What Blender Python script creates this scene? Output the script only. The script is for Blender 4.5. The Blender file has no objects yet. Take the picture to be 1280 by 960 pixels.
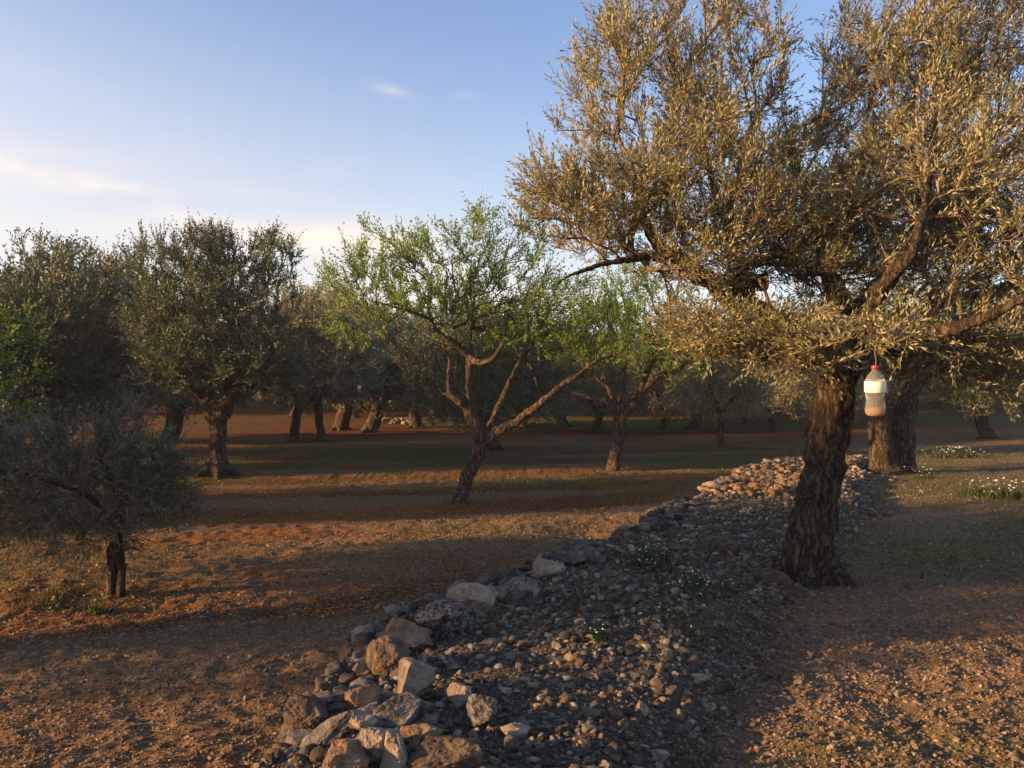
import bpy, math, random
import numpy as np
from mathutils import Vector

# ------------------------------------------------------------------ camera, sky, sun, exposure
scene = bpy.context.scene
COL = scene.collection
FPX = 1044.0
CAMZ = 1.6
cam_d = bpy.data.cameras.new('camera')
cam = bpy.data.objects.new('camera', cam_d)
COL.objects.link(cam)
cam.location = (0, 0, CAMZ)
cam.rotation_euler = (math.radians(90.55), 0, 0)
cam_d.sensor_width = 36
cam_d.lens = FPX / 1280 * 36
cam_d.clip_end = 3000
cam_d.clip_start = 0.1
scene.camera = cam

SUN_EL = math.radians(11.0)
SUN_B = math.radians(16.0)          # how far behind the left-hand side the sun stands
world = bpy.data.worlds.new('World')
scene.world = world
world.use_nodes = True
wn, wl = world.node_tree.nodes, world.node_tree.links
sky = wn.new('ShaderNodeTexSky')
sky.sky_type = 'NISHITA'
sky.sun_disc = False
sky.sun_elevation = SUN_EL
sky.sun_rotation = -(math.pi / 2 + SUN_B)
sky.altitude = 100
sky.air_density = 1.0
sky.dust_density = 0.35
sky.ozone_density = 2.2
bg = wn['Background']
bg.inputs[1].default_value = 0.084
# thin clouds, laid out by direction on the sky itself
tc = wn.new('ShaderNodeTexCoord')
sepw = wn.new('ShaderNodeSeparateXYZ'); wl.new(tc.outputs['Generated'], sepw.inputs[0])
def wmath(op, a, b=None, clamp=False):
    m = wn.new('ShaderNodeMath'); m.operation = op; m.use_clamp = clamp
    for i, v in enumerate((a, b)):
        if v is None: continue
        if isinstance(v, (int, float)): m.inputs[i].default_value = v
        else: wl.new(v, m.inputs[i])
    return m.outputs[0]
def wnoise(scale, sx, sy, sz, det=6):
    mp = wn.new('ShaderNodeMapping'); wl.new(tc.outputs['Generated'], mp.inputs[0])
    mp.inputs['Scale'].default_value = (sx, sy, sz)
    nz = wn.new('ShaderNodeTexNoise'); nz.inputs['Scale'].default_value = scale
    nz.inputs['Detail'].default_value = det
    wl.new(mp.outputs[0], nz.inputs[0])
    return nz.outputs[0]
def wramp(src, a, b):
    r = wn.new('ShaderNodeMapRange'); r.interpolation_type = 'SMOOTHSTEP'
    r.inputs[1].default_value = a; r.inputs[2].default_value = b
    wl.new(src, r.inputs[0]); return r.outputs[0]
elev = sepw.outputs['Z']; side = sepw.outputs['X']
def blob(cx, cz, rx, rz, slope=0.0):
    dx = wmath('DIVIDE', wmath('SUBTRACT', side, cx), rx)
    dz = wmath('DIVIDE', wmath('SUBTRACT', wmath('SUBTRACT', elev, cz), wmath('MULTIPLY', wmath('SUBTRACT', side, cx), slope)), rz)
    q = wmath('ADD', wmath('MULTIPLY', dx, dx), wmath('MULTIPLY', dz, dz))
    return wmath('POWER', 2.718, wmath('MULTIPLY', q, -1.0))
fine = wramp(wnoise(9.0, 1.0, 1.0, 3.5, 9), 0.44, 0.66)
soft = wramp(wnoise(3.0, 1.0, 1.0, 5.0, 7), 0.36, 0.70)
cl = None
for cx, cz, rx, rz, sl, amt, nz_ in ((-.47, .222, .09, .012, -.12, .45, fine), (-.385, .207, .10, .011, -.2, .40, fine), (-.33, .190, .34, .026, -.12, .75, soft),
                            (-.42, .19, .28, .05, -.15, .40, soft), (-.44, .31, .10, .02, -.45, .16, soft), (-.138, .340, .020, .006, -.15, .30, fine), (-.096, .352, .016, .006, .1, .3, fine),
                            (-.048, .337, .020, .006, -.1, .3, fine), (-.215, .262, .03, .02, 0, .25, fine), (.02, .13, .25, .04, -.05, .5, soft), (-.3, .09, .5, .05, 0, .45, soft)):
    t_ = wmath('MULTIPLY', wmath('MULTIPLY', blob(cx, cz, rx, rz, sl), nz_), amt)
    cl = t_ if cl is None else wmath('ADD', cl, t_, True)
tint = wn.new('ShaderNodeMix'); tint.data_type = 'RGBA'; tint.blend_type = 'MULTIPLY'
tint.inputs['Factor'].default_value = 1.0
wl.new(sky.outputs[0], tint.inputs['A'])
tint.inputs['B'].default_value = (1.34, 1.20, 1.28, 1)
mixc = wn.new('ShaderNodeMix'); mixc.data_type = 'RGBA'
wl.new(cl, mixc.inputs['Factor'])
wl.new(tint.outputs['Result'], mixc.inputs['A'])
mixc.inputs['B'].default_value = (5.6, 4.6, 4.1, 1)
# pale evening haze low over the horizon
hz = wmath('MULTIPLY', wmath('POWER', wramp(wmath('ADD', elev, wmath('MULTIPLY', side, .22)), 0.46, -0.02), 1.25), 0.66)
mixh = wn.new('ShaderNodeMix'); mixh.data_type = 'RGBA'
wl.new(hz, mixh.inputs['Factor'])
wl.new(mixc.outputs['Result'], mixh.inputs['A'])
mixh.inputs['B'].default_value = (4.3, 3.95, 3.5, 1)
wl.new(mixh.outputs['Result'], bg.inputs[0])

sun_d = bpy.data.lights.new('sun', 'SUN')
sun_d.energy = 5.0
sun_d.angle = math.radians(0.6)
sun_d.color = (1.0, 0.60, 0.26)
sun = bpy.data.objects.new('sun', sun_d)
COL.objects.link(sun)
sdir = Vector((-math.cos(SUN_EL) * math.cos(SUN_B), -math.cos(SUN_EL) * math.sin(SUN_B), math.sin(SUN_EL)))
sun.rotation_euler = sdir.to_track_quat('Z', 'Y').to_euler()
sun.location = sdir * 60

vs = scene.view_settings
vs.view_transform = 'Standard'
vs.look = 'None'
vs.exposure = 1.5
vs.gamma = 1
vs.use_curve_mapping = False
scene.cycles.max_bounces = 5
scene.cycles.diffuse_bounces = 3
scene.cycles.transmission_bounces = 5
scene.cycles.sample_clamp_indirect = 4
scene.cycles.use_denoising = True

# ------------------------------------------------------------------ helpers
RNG = np.random.default_rng(7)
random.seed(7)

def lerp(a, b, t): return a + (b - a) * t
def sstep(a, b, x):
    t = np.clip((np.asarray(x, float) - a) / (b - a), 0, 1)
    return t * t * (3 - 2 * t)

def _hash(ix, iy, iz, seed):
    h = (ix.astype(np.int64) * 374761393 + iy.astype(np.int64) * 668265263 + iz.astype(np.int64) * 2147483647 + seed * 974634777) & 0xffffffff
    h = ((h ^ (h >> 13)) * 1274126177) & 0xffffffff
    h = ((h ^ (h >> 16)) * 2246822519) & 0xffffffff
    return ((h ^ (h >> 15)) & 0xffffff) / float(0xffffff)

def noise3(x, y, z, seed=0):
    x, y, z = np.broadcast_arrays(np.asarray(x, float), np.asarray(y, float), np.asarray(z, float))
    ix, iy, iz = np.floor(x), np.floor(y), np.floor(z)
    fx, fy, fz = x - ix, y - iy, z - iz
    ux, uy, uz = fx*fx*(3-2*fx), fy*fy*(3-2*fy), fz*fz*(3-2*fz)
    r = 0
    for dx in (0, 1):
        for dy in (0, 1):
            for dz in (0, 1):
                w = (ux if dx else 1-ux) * (uy if dy else 1-uy) * (uz if dz else 1-uz)
                r = r + w * _hash(ix+dx, iy+dy, iz+dz, seed)
    return r * 2 - 1

def fbm2(x, y, scale, oct=4, seed=0, gain=0.5):
    r, a, f = 0, 1.0, scale
    for o in range(oct):
        r = r + a * noise3(np.asarray(x) * f, np.asarray(y) * f, 0.37 + o, seed + o)
        a *= gain; f *= 2.03
    return r

def mesh_np(name, verts, faces, mat=None, smooth=False, attrs=None):
    """faces: list of int arrays (n,k)"""
    me = bpy.data.meshes.new(name)
    verts = np.ascontiguousarray(verts, dtype=np.float32)
    if not isinstance(faces, (list, tuple)): faces = [faces]
    faces = [np.asarray(f, dtype=np.int32) for f in faces if len(f)]
    loops = np.concatenate([f.ravel() for f in faces])
    tot = np.concatenate([np.full(len(f), f.shape[1], dtype=np.int32) for f in faces])
    start = np.concatenate([[0], np.cumsum(tot)[:-1]]).astype(np.int32)
    me.vertices.add(len(verts)); me.vertices.foreach_set('co', verts.ravel())
    me.loops.add(len(loops)); me.loops.foreach_set('vertex_index', loops)
    me.polygons.add(len(tot)); me.polygons.foreach_set('loop_start', start)
    me.polygons.foreach_set('loop_total', tot)
    me.polygons.foreach_set('use_smooth', np.full(len(tot), smooth, dtype=bool))
    if attrs:
        for k, v in attrs.items():
            v = np.asarray(v, dtype=np.float32)
            if v.ndim == 1:
                a = me.attributes.new(k, 'FLOAT', 'POINT'); a.data.foreach_set('value', v)
            else:
                if v.shape[1] == 3: v = np.concatenate([v, np.ones((len(v), 1), np.float32)], 1)
                a = me.attributes.new(k, 'FLOAT_COLOR', 'POINT'); a.data.foreach_set('color', v.ravel())
    me.update(calc_edges=True)
    if mat: me.materials.append(mat)
    return me

def obj(name, me, parent=None, loc=(0, 0, 0), rot=(0, 0, 0), scale=None):
    o = bpy.data.objects.new(name, me)
    COL.objects.link(o)
    o.location = loc; o.rotation_euler = rot
    if scale is not None: o.scale = scale
    if parent is not None: o.parent = parent
    return o

def tag(o, label=None, cat=None, group=None, kind=None):
    if label: o['label'] = label
    if cat: o['category'] = cat
    if group: o['group'] = group
    if kind: o['kind'] = kind
    return o

def thing(name, label, cat, loc=(0, 0, 0), rz=0, group=None):
    e = obj(name, None, loc=loc, rot=(0, 0, rz))
    return tag(e, label, cat, group)

def merge(parts):
    """parts: list of (verts, [faces], attrs dict)"""
    V, F, A, off = [], {}, {}, 0
    for v, fs, at in parts:
        V.append(v)
        for f in fs:
            F.setdefault(f.shape[1], []).append(f + off)
        for k, a in at.items(): A.setdefault(k, []).append(a)
        off += len(v)
    return np.concatenate(V), [np.concatenate(f) for f in F.values()], {k: np.concatenate(a) for k, a in A.items()}

# ------------------------------------------------------------------ materials
def new_mat(name):
    m = bpy.data.materials.new(name); m.use_nodes = True
    nt = m.node_tree
    return m, nt.nodes, nt.links, nt.nodes['Principled BSDF']

def add(n, t, **k):
    x = n.new(t)
    for a, b in k.items(): setattr(x, a, b)
    return x

def ramp(n, l, src, stops):
    r = n.new('ShaderNodeValToRGB')
    el = r.color_ramp.elements
    while len(el) < len(stops): el.new(0.5)
    for e, (p, c) in zip(el, stops):
        e.position = p; e.color = (*c, 1)
    l.new(src, r.inputs[0])
    return r.outputs[0]

def leaf_mat(name, stops, under, trans=0.25, rough=0.5):
    m, n, l, b = new_mat(name)
    at = add(n, 'ShaderNodeAttribute'); at.attribute_name = 'rnd'
    c = ramp(n, l, at.outputs['Fac'], stops)
    geo = add(n, 'ShaderNodeNewGeometry')
    mx = add(n, 'ShaderNodeMix', data_type='RGBA')
    l.new(geo.outputs['Backfacing'], mx.inputs['Factor'])
    l.new(c, mx.inputs['A']); mx.inputs['B'].default_value = (*under, 1)
    l.new(mx.outputs['Result'], b.inputs['Base Color'])
    b.inputs['Roughness'].default_value = rough
    b.inputs['Specular IOR Level'].default_value = 0.35
    tr = add(n, 'ShaderNodeBsdfTranslucent')
    l.new(c, tr.inputs[0])
    ms = add(n, 'ShaderNodeMixShader'); ms.inputs[0].default_value = trans
    l.new(b.outputs[0], ms.inputs[1]); l.new(tr.outputs[0], ms.inputs[2])
    l.new(ms.outputs[0], n['Material Output'].inputs[0])
    return m

M = {}
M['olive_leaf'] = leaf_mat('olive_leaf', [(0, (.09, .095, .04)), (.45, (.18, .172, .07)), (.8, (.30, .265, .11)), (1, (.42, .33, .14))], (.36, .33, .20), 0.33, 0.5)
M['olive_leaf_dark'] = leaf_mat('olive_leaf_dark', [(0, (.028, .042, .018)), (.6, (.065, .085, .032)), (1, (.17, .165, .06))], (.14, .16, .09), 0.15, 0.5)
M['olive_leaf_grey'] = leaf_mat('olive_leaf_grey', [(0, (.045, .058, .026)), (.6, (.085, .10, .045)), (1, (.20, .19, .08))], (.17, .17, .11), 0.2, 0.5)
M['almond_leaf'] = leaf_mat('almond_leaf', [(0, (.08, .14, .02)), (.6, (.18, .27, .04)), (1, (.34, .40, .07))], (.20, .28, .06), 0.48, 0.5)
M['weed'] = leaf_mat('weed', [(0, (.03, .05, .012)), (.6, (.06, .085, .02)), (1, (.14, .14, .045))], (.06, .08, .025), 0.3, 0.6)
M['straw'] = leaf_mat('straw', [(0, (.14, .09, .05)), (.6, (.26, .19, .10)), (1, (.38, .30, .18))], (.25, .18, .10), 0.1, 0.7)

def bark_mat(name, dark, mid, light, sc=9.0, bump=0.03):
    m, n, l, b = new_mat(name)
    tcx = add(n, 'ShaderNodeTexCoord')
    nz = add(n, 'ShaderNodeTexNoise'); nz.inputs['Scale'].default_value = 3.5; nz.inputs['Detail'].default_value = 3
    l.new(tcx.outputs['Object'], nz.inputs[0])
    mv = add(n, 'ShaderNodeMix', data_type='RGBA'); mv.inputs['Factor'].default_value = 0.16
    l.new(tcx.outputs['Object'], mv.inputs['A']); l.new(nz.outputs['Color'], mv.inputs['B'])
    mp = add(n, 'ShaderNodeMapping'); mp.inputs['Scale'].default_value = (1, 1, 0.13)
    l.new(mv.outputs['Result'], mp.inputs[0])
    fr_ = add(n, 'ShaderNodeTexNoise'); fr_.inputs['Scale'].default_value = sc * 2.6; fr_.inputs['Detail'].default_value = 7; fr_.inputs['Roughness'].default_value = .62
    l.new(mp.outputs[0], fr_.inputs[0])
    sb = add(n, 'ShaderNodeMath', operation='SUBTRACT'); l.new(fr_.outputs[0], sb.inputs[0]); sb.inputs[1].default_value = .5
    ab = add(n, 'ShaderNodeMath', operation='ABSOLUTE'); l.new(sb.outputs[0], ab.inputs[0])
    mr = add(n, 'ShaderNodeMapRange'); mr.inputs[2].default_value = 0.10; l.new(ab.outputs[0], mr.inputs[0])
    n2 = add(n, 'ShaderNodeTexNoise'); n2.inputs['Scale'].default_value = sc * 4; n2.inputs['Detail'].default_value = 8; n2.inputs['Roughness'].default_value = .75
    l.new(tcx.outputs['Object'], n2.inputs[0])
    mul = add(n, 'ShaderNodeMath', operation='MULTIPLY'); l.new(mr.outputs[0], mul.inputs[0]); l.new(n2.outputs[0], mul.inputs[1])
    c = ramp(n, l, mul.outputs[0], [(0.02, dark), (.32, mid), (.72, light)])
    l.new(c, b.inputs['Base Color'])
    b.inputs['Roughness'].default_value = 0.95; b.inputs['Specular IOR Level'].default_value = 0.15
    bp = add(n, 'ShaderNodeBump'); bp.inputs['Strength'].default_value = 1.0; bp.inputs['Distance'].default_value = bump
    l.new(mul.outputs[0], bp.inputs['Height']); l.new(bp.outputs[0], b.inputs['Normal'])
    return m
M['bark_old'] = bark_mat('bark_old', (.022, .016, .012), (.095, .066, .046), (.20, .145, .10), 9, .035)
M['bark_almond'] = bark_mat('bark_almond', (.025, .017, .013), (.095, .062, .042), (.22, .15, .10), 8, .02)
M['twig'] = bark_mat('twig_bark', (.07, .05, .035), (.17, .12, .08), (.28, .21, .14), 20, .004)
m, n, l, b = new_mat('cut_wood')
nz = add(n, 'ShaderNodeTexNoise'); nz.inputs['Scale'].default_value = 30; nz.inputs['Detail'].default_value = 5
l.new(ramp(n, l, nz.outputs[0], [(.3, (.28, .15, .06)), (.7, (.5, .32, .15))]), b.inputs['Base Color']); b.inputs['Roughness'].default_value = .8
M['cut_wood'] = m

def stone_mat(name, stops, lichen=(.07, .075, .08), lich_amt=.5, scale=6, use_attr=False):
    m, n, l, b = new_mat(name)
    tcx = add(n, 'ShaderNodeTexCoord')
    nz = add(n, 'ShaderNodeTexNoise'); nz.inputs['Scale'].default_value = scale; nz.inputs['Detail'].default_value = 10; nz.inputs['Roughness'].default_value = .68
    l.new(tcx.outputs['Object'], nz.inputs[0])
    c = ramp(n, l, nz.outputs[0], stops)
    if use_attr:
        at = add(n, 'ShaderNodeAttribute'); at.attribute_name = 'tint'
        mx = add(n, 'ShaderNodeMix', data_type='RGBA', blend_type='MULTIPLY'); mx.inputs['Factor'].default_value = 1
        l.new(c, mx.inputs['A']); l.new(at.outputs['Color'], mx.inputs['B']); c = mx.outputs['Result']
    n2 = add(n, 'ShaderNodeTexNoise'); n2.inputs['Scale'].default_value = scale * 2.2; n2.inputs['Detail'].default_value = 9; n2.inputs['Roughness'].default_value = .75
    mp = add(n, 'ShaderNodeMapping'); mp.inputs['Location'].default_value = (3, 7, 1); l.new(tcx.outputs['Object'], mp.inputs[0]); l.new(mp.outputs[0], n2.inputs[0])
    mr = add(n, 'ShaderNodeMapRange'); mr.inputs[1].default_value = .62 - lich_amt * .2; mr.inputs[2].default_value = .68 - lich_amt * .2
    l.new(n2.outputs[0], mr.inputs[0])
    ml = add(n, 'ShaderNodeMath', operation='MULTIPLY'); l.new(mr.outputs[0], ml.inputs[0]); ml.inputs[1].default_value = min(1, lich_amt * 1.3)
    m2 = add(n, 'ShaderNodeMix', data_type='RGBA'); l.new(ml.outputs[0], m2.inputs['Factor'])
    l.new(c, m2.inputs['A']); m2.inputs['B'].default_value = (*lichen, 1)
    l.new(m2.outputs['Result'], b.inputs['Base Color'])
    b.inputs['Roughness'].default_value = .92; b.inputs['Specular IOR Level'].default_value = .2
    n3 = add(n, 'ShaderNodeTexNoise'); n3.inputs['Scale'].default_value = scale * 7; n3.inputs['Detail'].default_value = 8; n3.inputs['Roughness'].default_value = .7
    l.new(tcx.outputs['Object'], n3.inputs[0])
    bp = add(n, 'ShaderNodeBump'); bp.inputs['Strength'].default_value = 1; bp.inputs['Distance'].default_value = .018
    l.new(n3.outputs[0], bp.inputs['Height']); l.new(bp.outputs[0], b.inputs['Normal'])
    return m
M['rock_tan'] = stone_mat('rock_tan', [(.3, (.15, .11, .08)), (.5, (.30, .235, .175)), (.7, (.46, .38, .31))], (.09, .075, .06), .35, 9)
M['rock_grey'] = stone_mat('rock_grey', [(.3, (.06, .052, .048)), (.5, (.155, .138, .125)), (.7, (.30, .28, .25))], (.035, .033, .033), .6, 9)
M['rock_orange'] = stone_mat('rock_orange', [(.3, (.11, .06, .035)), (.5, (.24, .145, .09)), (.7, (.38, .28, .20))], (.08, .065, .055), .45, 8)
M['rock_brown'] = stone_mat('rock_brown', [(.3, (.055, .036, .025)), (.5, (.13, .088, .062)), (.7, (.25, .19, .14))], (.04, .035, .03), .5, 9)
M['rock_lichen'] = stone_mat('rock_lichen', [(.3, (.08, .075, .07)), (.5, (.18, .17, .16)), (.7, (.36, .35, .33))], (.03, .03, .03), .75, 16)
M['rubble'] = stone_mat('rubble', [(.3, (.30, .28, .26)), (.7, (.85, .85, .85))], (.05, .048, .046), .5, 18, True)
M['pebble'] = stone_mat('pebble', [(.3, (.6, .58, .55)), (.7, (1, 1, 1))], (.2, .15, .1), .15, 30, True)

m, n, l, b = new_mat('ground_soil')
at = add(n, 'ShaderNodeAttribute'); at.attribute_name = 'tint'
tcx = add(n, 'ShaderNodeTexCoord')
def gnoise(scale, det=8, rough=.65):
    z = add(n, 'ShaderNodeTexNoise'); z.inputs['Scale'].default_value = scale; z.inputs['Detail'].default_value = det; z.inputs['Roughness'].default_value = rough
    l.new(tcx.outputs['Object'], z.inputs[0]); return z.outputs[0]
g1 = gnoise(28); g2 = gnoise(3.0); g3 = gnoise(110, 6)
vv = add(n, 'ShaderNodeTexVoronoi'); vv.inputs['Scale'].default_value = 34; l.new(tcx.outputs['Object'], vv.inputs[0])
c1 = ramp(n, l, g1, [(.3, (.5, .46, .42)), (.55, (1, 1, 1)), (.75, (1.5, 1.45, 1.4))])
mx = add(n, 'ShaderNodeMix', data_type='RGBA', blend_type='MULTIPLY'); mx.inputs['Factor'].default_value = 1
l.new(at.outputs['Color'], mx.inputs['A']); l.new(c1, mx.inputs['B'])
# pale pebble flecks
vr = add(n, 'ShaderNodeSeparateColor'); l.new(vv.outputs['Color'], vr.inputs[0])
fl = add(n, 'ShaderNodeMath', operation='GREATER_THAN'); l.new(vr.outputs[0], fl.inputs[0]); fl.inputs[1].default_value = .72
fd = add(n, 'ShaderNodeMath', operation='LESS_THAN'); l.new(vv.outputs['Distance'], fd.inputs[0]); fd.inputs[1].default_value = .42
fm = add(n, 'ShaderNodeMath', operation='MULTIPLY'); l.new(fl.outputs[0], fm.inputs[0]); l.new(fd.outputs[0], fm.inputs[1])
fk = add(n, 'ShaderNodeMath', operation='MULTIPLY'); l.new(fm.outputs[0], fk.inputs[0]); fk.inputs[1].default_value = .55
m3 = add(n, 'ShaderNodeMix', data_type='RGBA'); l.new(fk.outputs[0], m3.inputs['Factor']); l.new(mx.outputs['Result'], m3.inputs['A']); m3.inputs['B'].default_value = (.36, .26, .18, 1)
l.new(m3.outputs['Result'], b.inputs['Base Color'])
b.inputs['Roughness'].default_value = 1; b.inputs['Specular IOR Level'].default_value = .05
ha = add(n, 'ShaderNodeMath', operation='ADD'); l.new(g1, ha.inputs[0]); l.new(fm.outputs[0], ha.inputs[1])
hb = add(n, 'ShaderNodeMath', operation='ADD'); l.new(ha.outputs[0], hb.inputs[0]); l.new(g3, hb.inputs[1])
bp = add(n, 'ShaderNodeBump'); bp.inputs['Strength'].default_value = .7; bp.inputs['Distance'].default_value = .018
l.new(hb.outputs[0], bp.inputs['Height']); l.new(bp.outputs[0], b.inputs['Normal'])
M['ground'] = m

def simple(name, col, rough=.5, **k):
    m, n, l, b = new_mat(name)
    nz = add(n, 'ShaderNodeTexNoise'); nz.inputs['Scale'].default_value = 25; nz.inputs['Detail'].default_value = 3
    l.new(ramp(n, l, nz.outputs[0], [(.3, tuple(c * .85 for c in col)), (.7, tuple(min(1, c * 1.1) for c in col))]), b.inputs['Base Color'])
    b.inputs['Roughness'].default_value = rough
    for a, v in k.items(): b.inputs[a].default_value = v
    return m
M['petal'] = simple('petal', (.75, .75, .70), .6)
M['flower_eye'] = simple('flower_eye', (.6, .45, .05), .7)
M['red_cap'] = simple('red_cap', (.40, .02, .02), .45)
M['label'] = simple('paper_label', (.78, .76, .60), .6)
M['plastic'] = simple('clear_plastic', (.93, .94, .90), .10, **{'Transmission Weight': .9, 'IOR': 1.2})
M['liquid'] = simple('amber_liquid', (.62, .30, .10), .25, **{'Transmission Weight': .35, 'IOR': 1.33})
M['string'] = simple('string', (.3, .26, .2), .8)
M['plaster'] = stone_mat('plaster', [(.3, (.16, .16, .15)), (.7, (.25, .25, .24))], (.2, .2, .18), .2, 3)

# ------------------------------------------------------------------ terrain
WT_Y = np.array([0, 2.0, 3.56, 4.9, 5.6, 6.4, 7.3, 8.2, 9.8, 12, 15.7, 18.4, 21, 24])
WT_X = np.array([-1.3, -1.1, -.93, -.82, -.6, -.25, .35, 1.02, 1.69, 2.77, 4.36, 6.1, 8.0, 10.2])
WR_Y = np.array([0, 2.0, 3.55, 4.5, 5.8, 7.3, 8.0, 11, 15, 18.4, 21, 24])
WR_X = np.array([.2, .4, .75, 1.3, 2.0, 2.65, 3.1, 4.8, 6.6, 8.0, 9.4, 10.6])
def wall_x(y): return np.interp(y, WT_Y, WT_X) + 0.05 * np.sin(np.asarray(y) * 2.3)
def rub_x(y): return np.interp(y, WR_Y, WR_X) + 0.10 * np.sin(np.asarray(y) * 1.7 + 1)
ZL = -0.30
def furrow(x, y):
    v = y - .26 * x + .55 * fbm2(x, y, .22, 2, 140)
    return np.sin(v * 2.15) * (1 - sstep(20, 30, y))
def base_h(x, y):
    """terrain without fine relief"""
    x = np.asarray(x, float); y = np.asarray(y, float)
    wx = wall_x(y); rx = rub_x(y)
    fade = 1 - sstep(17, 26, y)
    far = 0.12 * sstep(33, 34.2, y - 0.02 * x + 0.8 * np.sin(x * .11)) + 0.95 * sstep(36, 70, y)
    roll = 0.05 * fbm2(x, y * 1.6, .22, 2, 5)
    # low gravelly swell running across the left field
    ridge = 0.13 * np.exp(-((y - (9.6 + 0.45 * (x + 2))) / 1.3) ** 2) * sstep(-7.5, -4, x) * sstep(1.2, 0.0, x)
    left_h = ZL + roll + ridge + .028 * furrow(x, y)
    right_h = 0.0 + 0.6 * roll
    top = 0.15 + 0.055 * fbm2(x, y, 1.3, 3, 9)
    s = sstep(-.26, -.02, x - wx)
    hump = top * sstep(0, -.55, x - rx)
    rightside = lerp(right_h, hump + right_h * .3, sstep(.35, -.45, x - rx))
    h = lerp(left_h, rightside, s)
    flat = lerp(ZL + roll, 0.0 + roll * .5, sstep(-6, 14, x - 8 - 0.2 * (y - 20)))
    h = lerp(flat, h, fade)
    return h + far

def height(x, y):
    h = base_h(x, y)
    near = 1 - sstep(18, 40, y)
    return h + near * (0.022 * fbm2(x, y, 3.1, 3, 21) + 0.017 * fbm2(x, y, 12, 3, 33)) + (1 - near) * .04 * fbm2(x, y, .8, 2, 40)

def Pd(px, py, d):
    return np.array([(px - 640) / FPX * d, d, CAMZ - (py - 490) / FPX * d])

def ground_at(px, py):
    d = np.concatenate([np.arange(2.2, 30, .01), np.arange(30, 300, .1)])
    x = (px - 640) / FPX * d; z = CAMZ - (py - 490) / FPX * d
    h = height(x, d)
    i = np.argmax(z <= h)
    if z[i] > h[i]: i = len(d) - 1
    return float(d[i]), np.array([x[i], d[i], h[i]])

def graded(a, b, step, lo, hi, g=1.045):
    c = list(np.arange(a, b, step)); s = step
    while c[-1] < hi: s *= g; c.append(c[-1] + s)
    s = step; p = [c[0]]
    while p[-1] > lo: s *= g; p.append(p[-1] - s)
    return np.array(p[::-1][:-1] + c)
gx = graded(-4.5, 4.5, .028, -500, 500)
gy = graded(3.0, 9.5, .028, -60, 700, 1.03)
GX, GY = np.meshgrid(gx, gy)
GZ = height(GX, GY)

def zone_color(x, y):
    """true surface colour: red soil, gravel, grass, rubble dust"""
    wx = wall_x(y); rx = rub_x(y)
    soil = np.array([.215, .078, .018]); soil2 = np.array([.13, .044, .011]); grav = np.array([.205, .125, .062]); grass = np.array([.075, .082, .014]); dust = np.array([.10, .080, .062]); path = np.array([.20, .128, .078])
    n1 = fbm2(x * .35 + y * .10, y - .22 * x, .75, 4, 51)
    n2 = fbm2(x, y, .45, 4, 61); n3 = fbm2(x, y, 2.2, 4, 71)
    f = lambda t: t[..., None]
    c = lerp(soil, soil2, f(sstep(-.5, .6, n2)))
    gw = sstep(-.25, .55, n1 * .8 + .35 * n3 + .75 * furrow(x, y))
    ridge = np.exp(-((y - (9.6 + 0.45 * (x + 2))) / 1.5) ** 2)
    near_left = sstep(6.2, 4.2, y + .3 * x) * sstep(.1, -.1, x - wx)
    edge = np.exp(-((x - wx + .9) / .6) ** 2) * .6
    gw = np.clip(gw * .75 + ridge * .8 + near_left * .75 + edge, 0, 1)
    c = lerp(c, grav, f(gw))
    gr = sstep(.05, .7, fbm2(x * .6, y, .35, 3, 81) + .35 * n3)
    gband = np.exp(-((y - 24) / 6) ** 2) * sstep(14, 2, x - y * .2) * .9
    gr = np.clip(gr * .45 * sstep(7, 11, y) + gband * sstep(-.5, .3, fbm2(x, y, .5, 3, 83)), 0, 1)
    c = lerp(c, grass, f(gr))
    far = sstep(33, 36, y)
    c = lerp(c, lerp(soil2, grass, f(sstep(-.1, .5, fbm2(x, y * 2.5, .12, 3, 91)))), f(far * .9))
    side = sstep(-.3, .3, x - rx)
    rgt = lerp(path, grass * 1.3, f(np.clip(sstep(-.1, .7, fbm2(x, y, .6, 4, 95) + .2 * n3) * .55 + np.exp(-((y - 8.6) / 1.6) ** 2) * .12 + np.exp(-((y - 13.5) / 2.2) ** 2) * .5, 0, .85)))
    c = lerp(c, rgt, f(side * (1 - sstep(24, 40, y))))
    core = sstep(-.15, .0, x - wx) * sstep(.15, -.25, x - rx) * (1 - sstep(20, 24, y))
    c = lerp(c, dust, f(core))
    return c
tint = zone_color(GX, GY).reshape(-1, 3)
ny, nx = GX.shape
idx = np.arange(nx * ny).reshape(ny, nx)
quads = np.stack([idx[:-1, :-1], idx[:-1, 1:], idx[1:, 1:], idx[1:, :-1]], -1).reshape(-1, 4)
me = mesh_np('ground', np.stack([GX, GY, GZ], -1).reshape(-1, 3), [quads], M['ground'], True, {'tint': tint})
tag(obj('ground', me), kind='structure')

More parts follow.
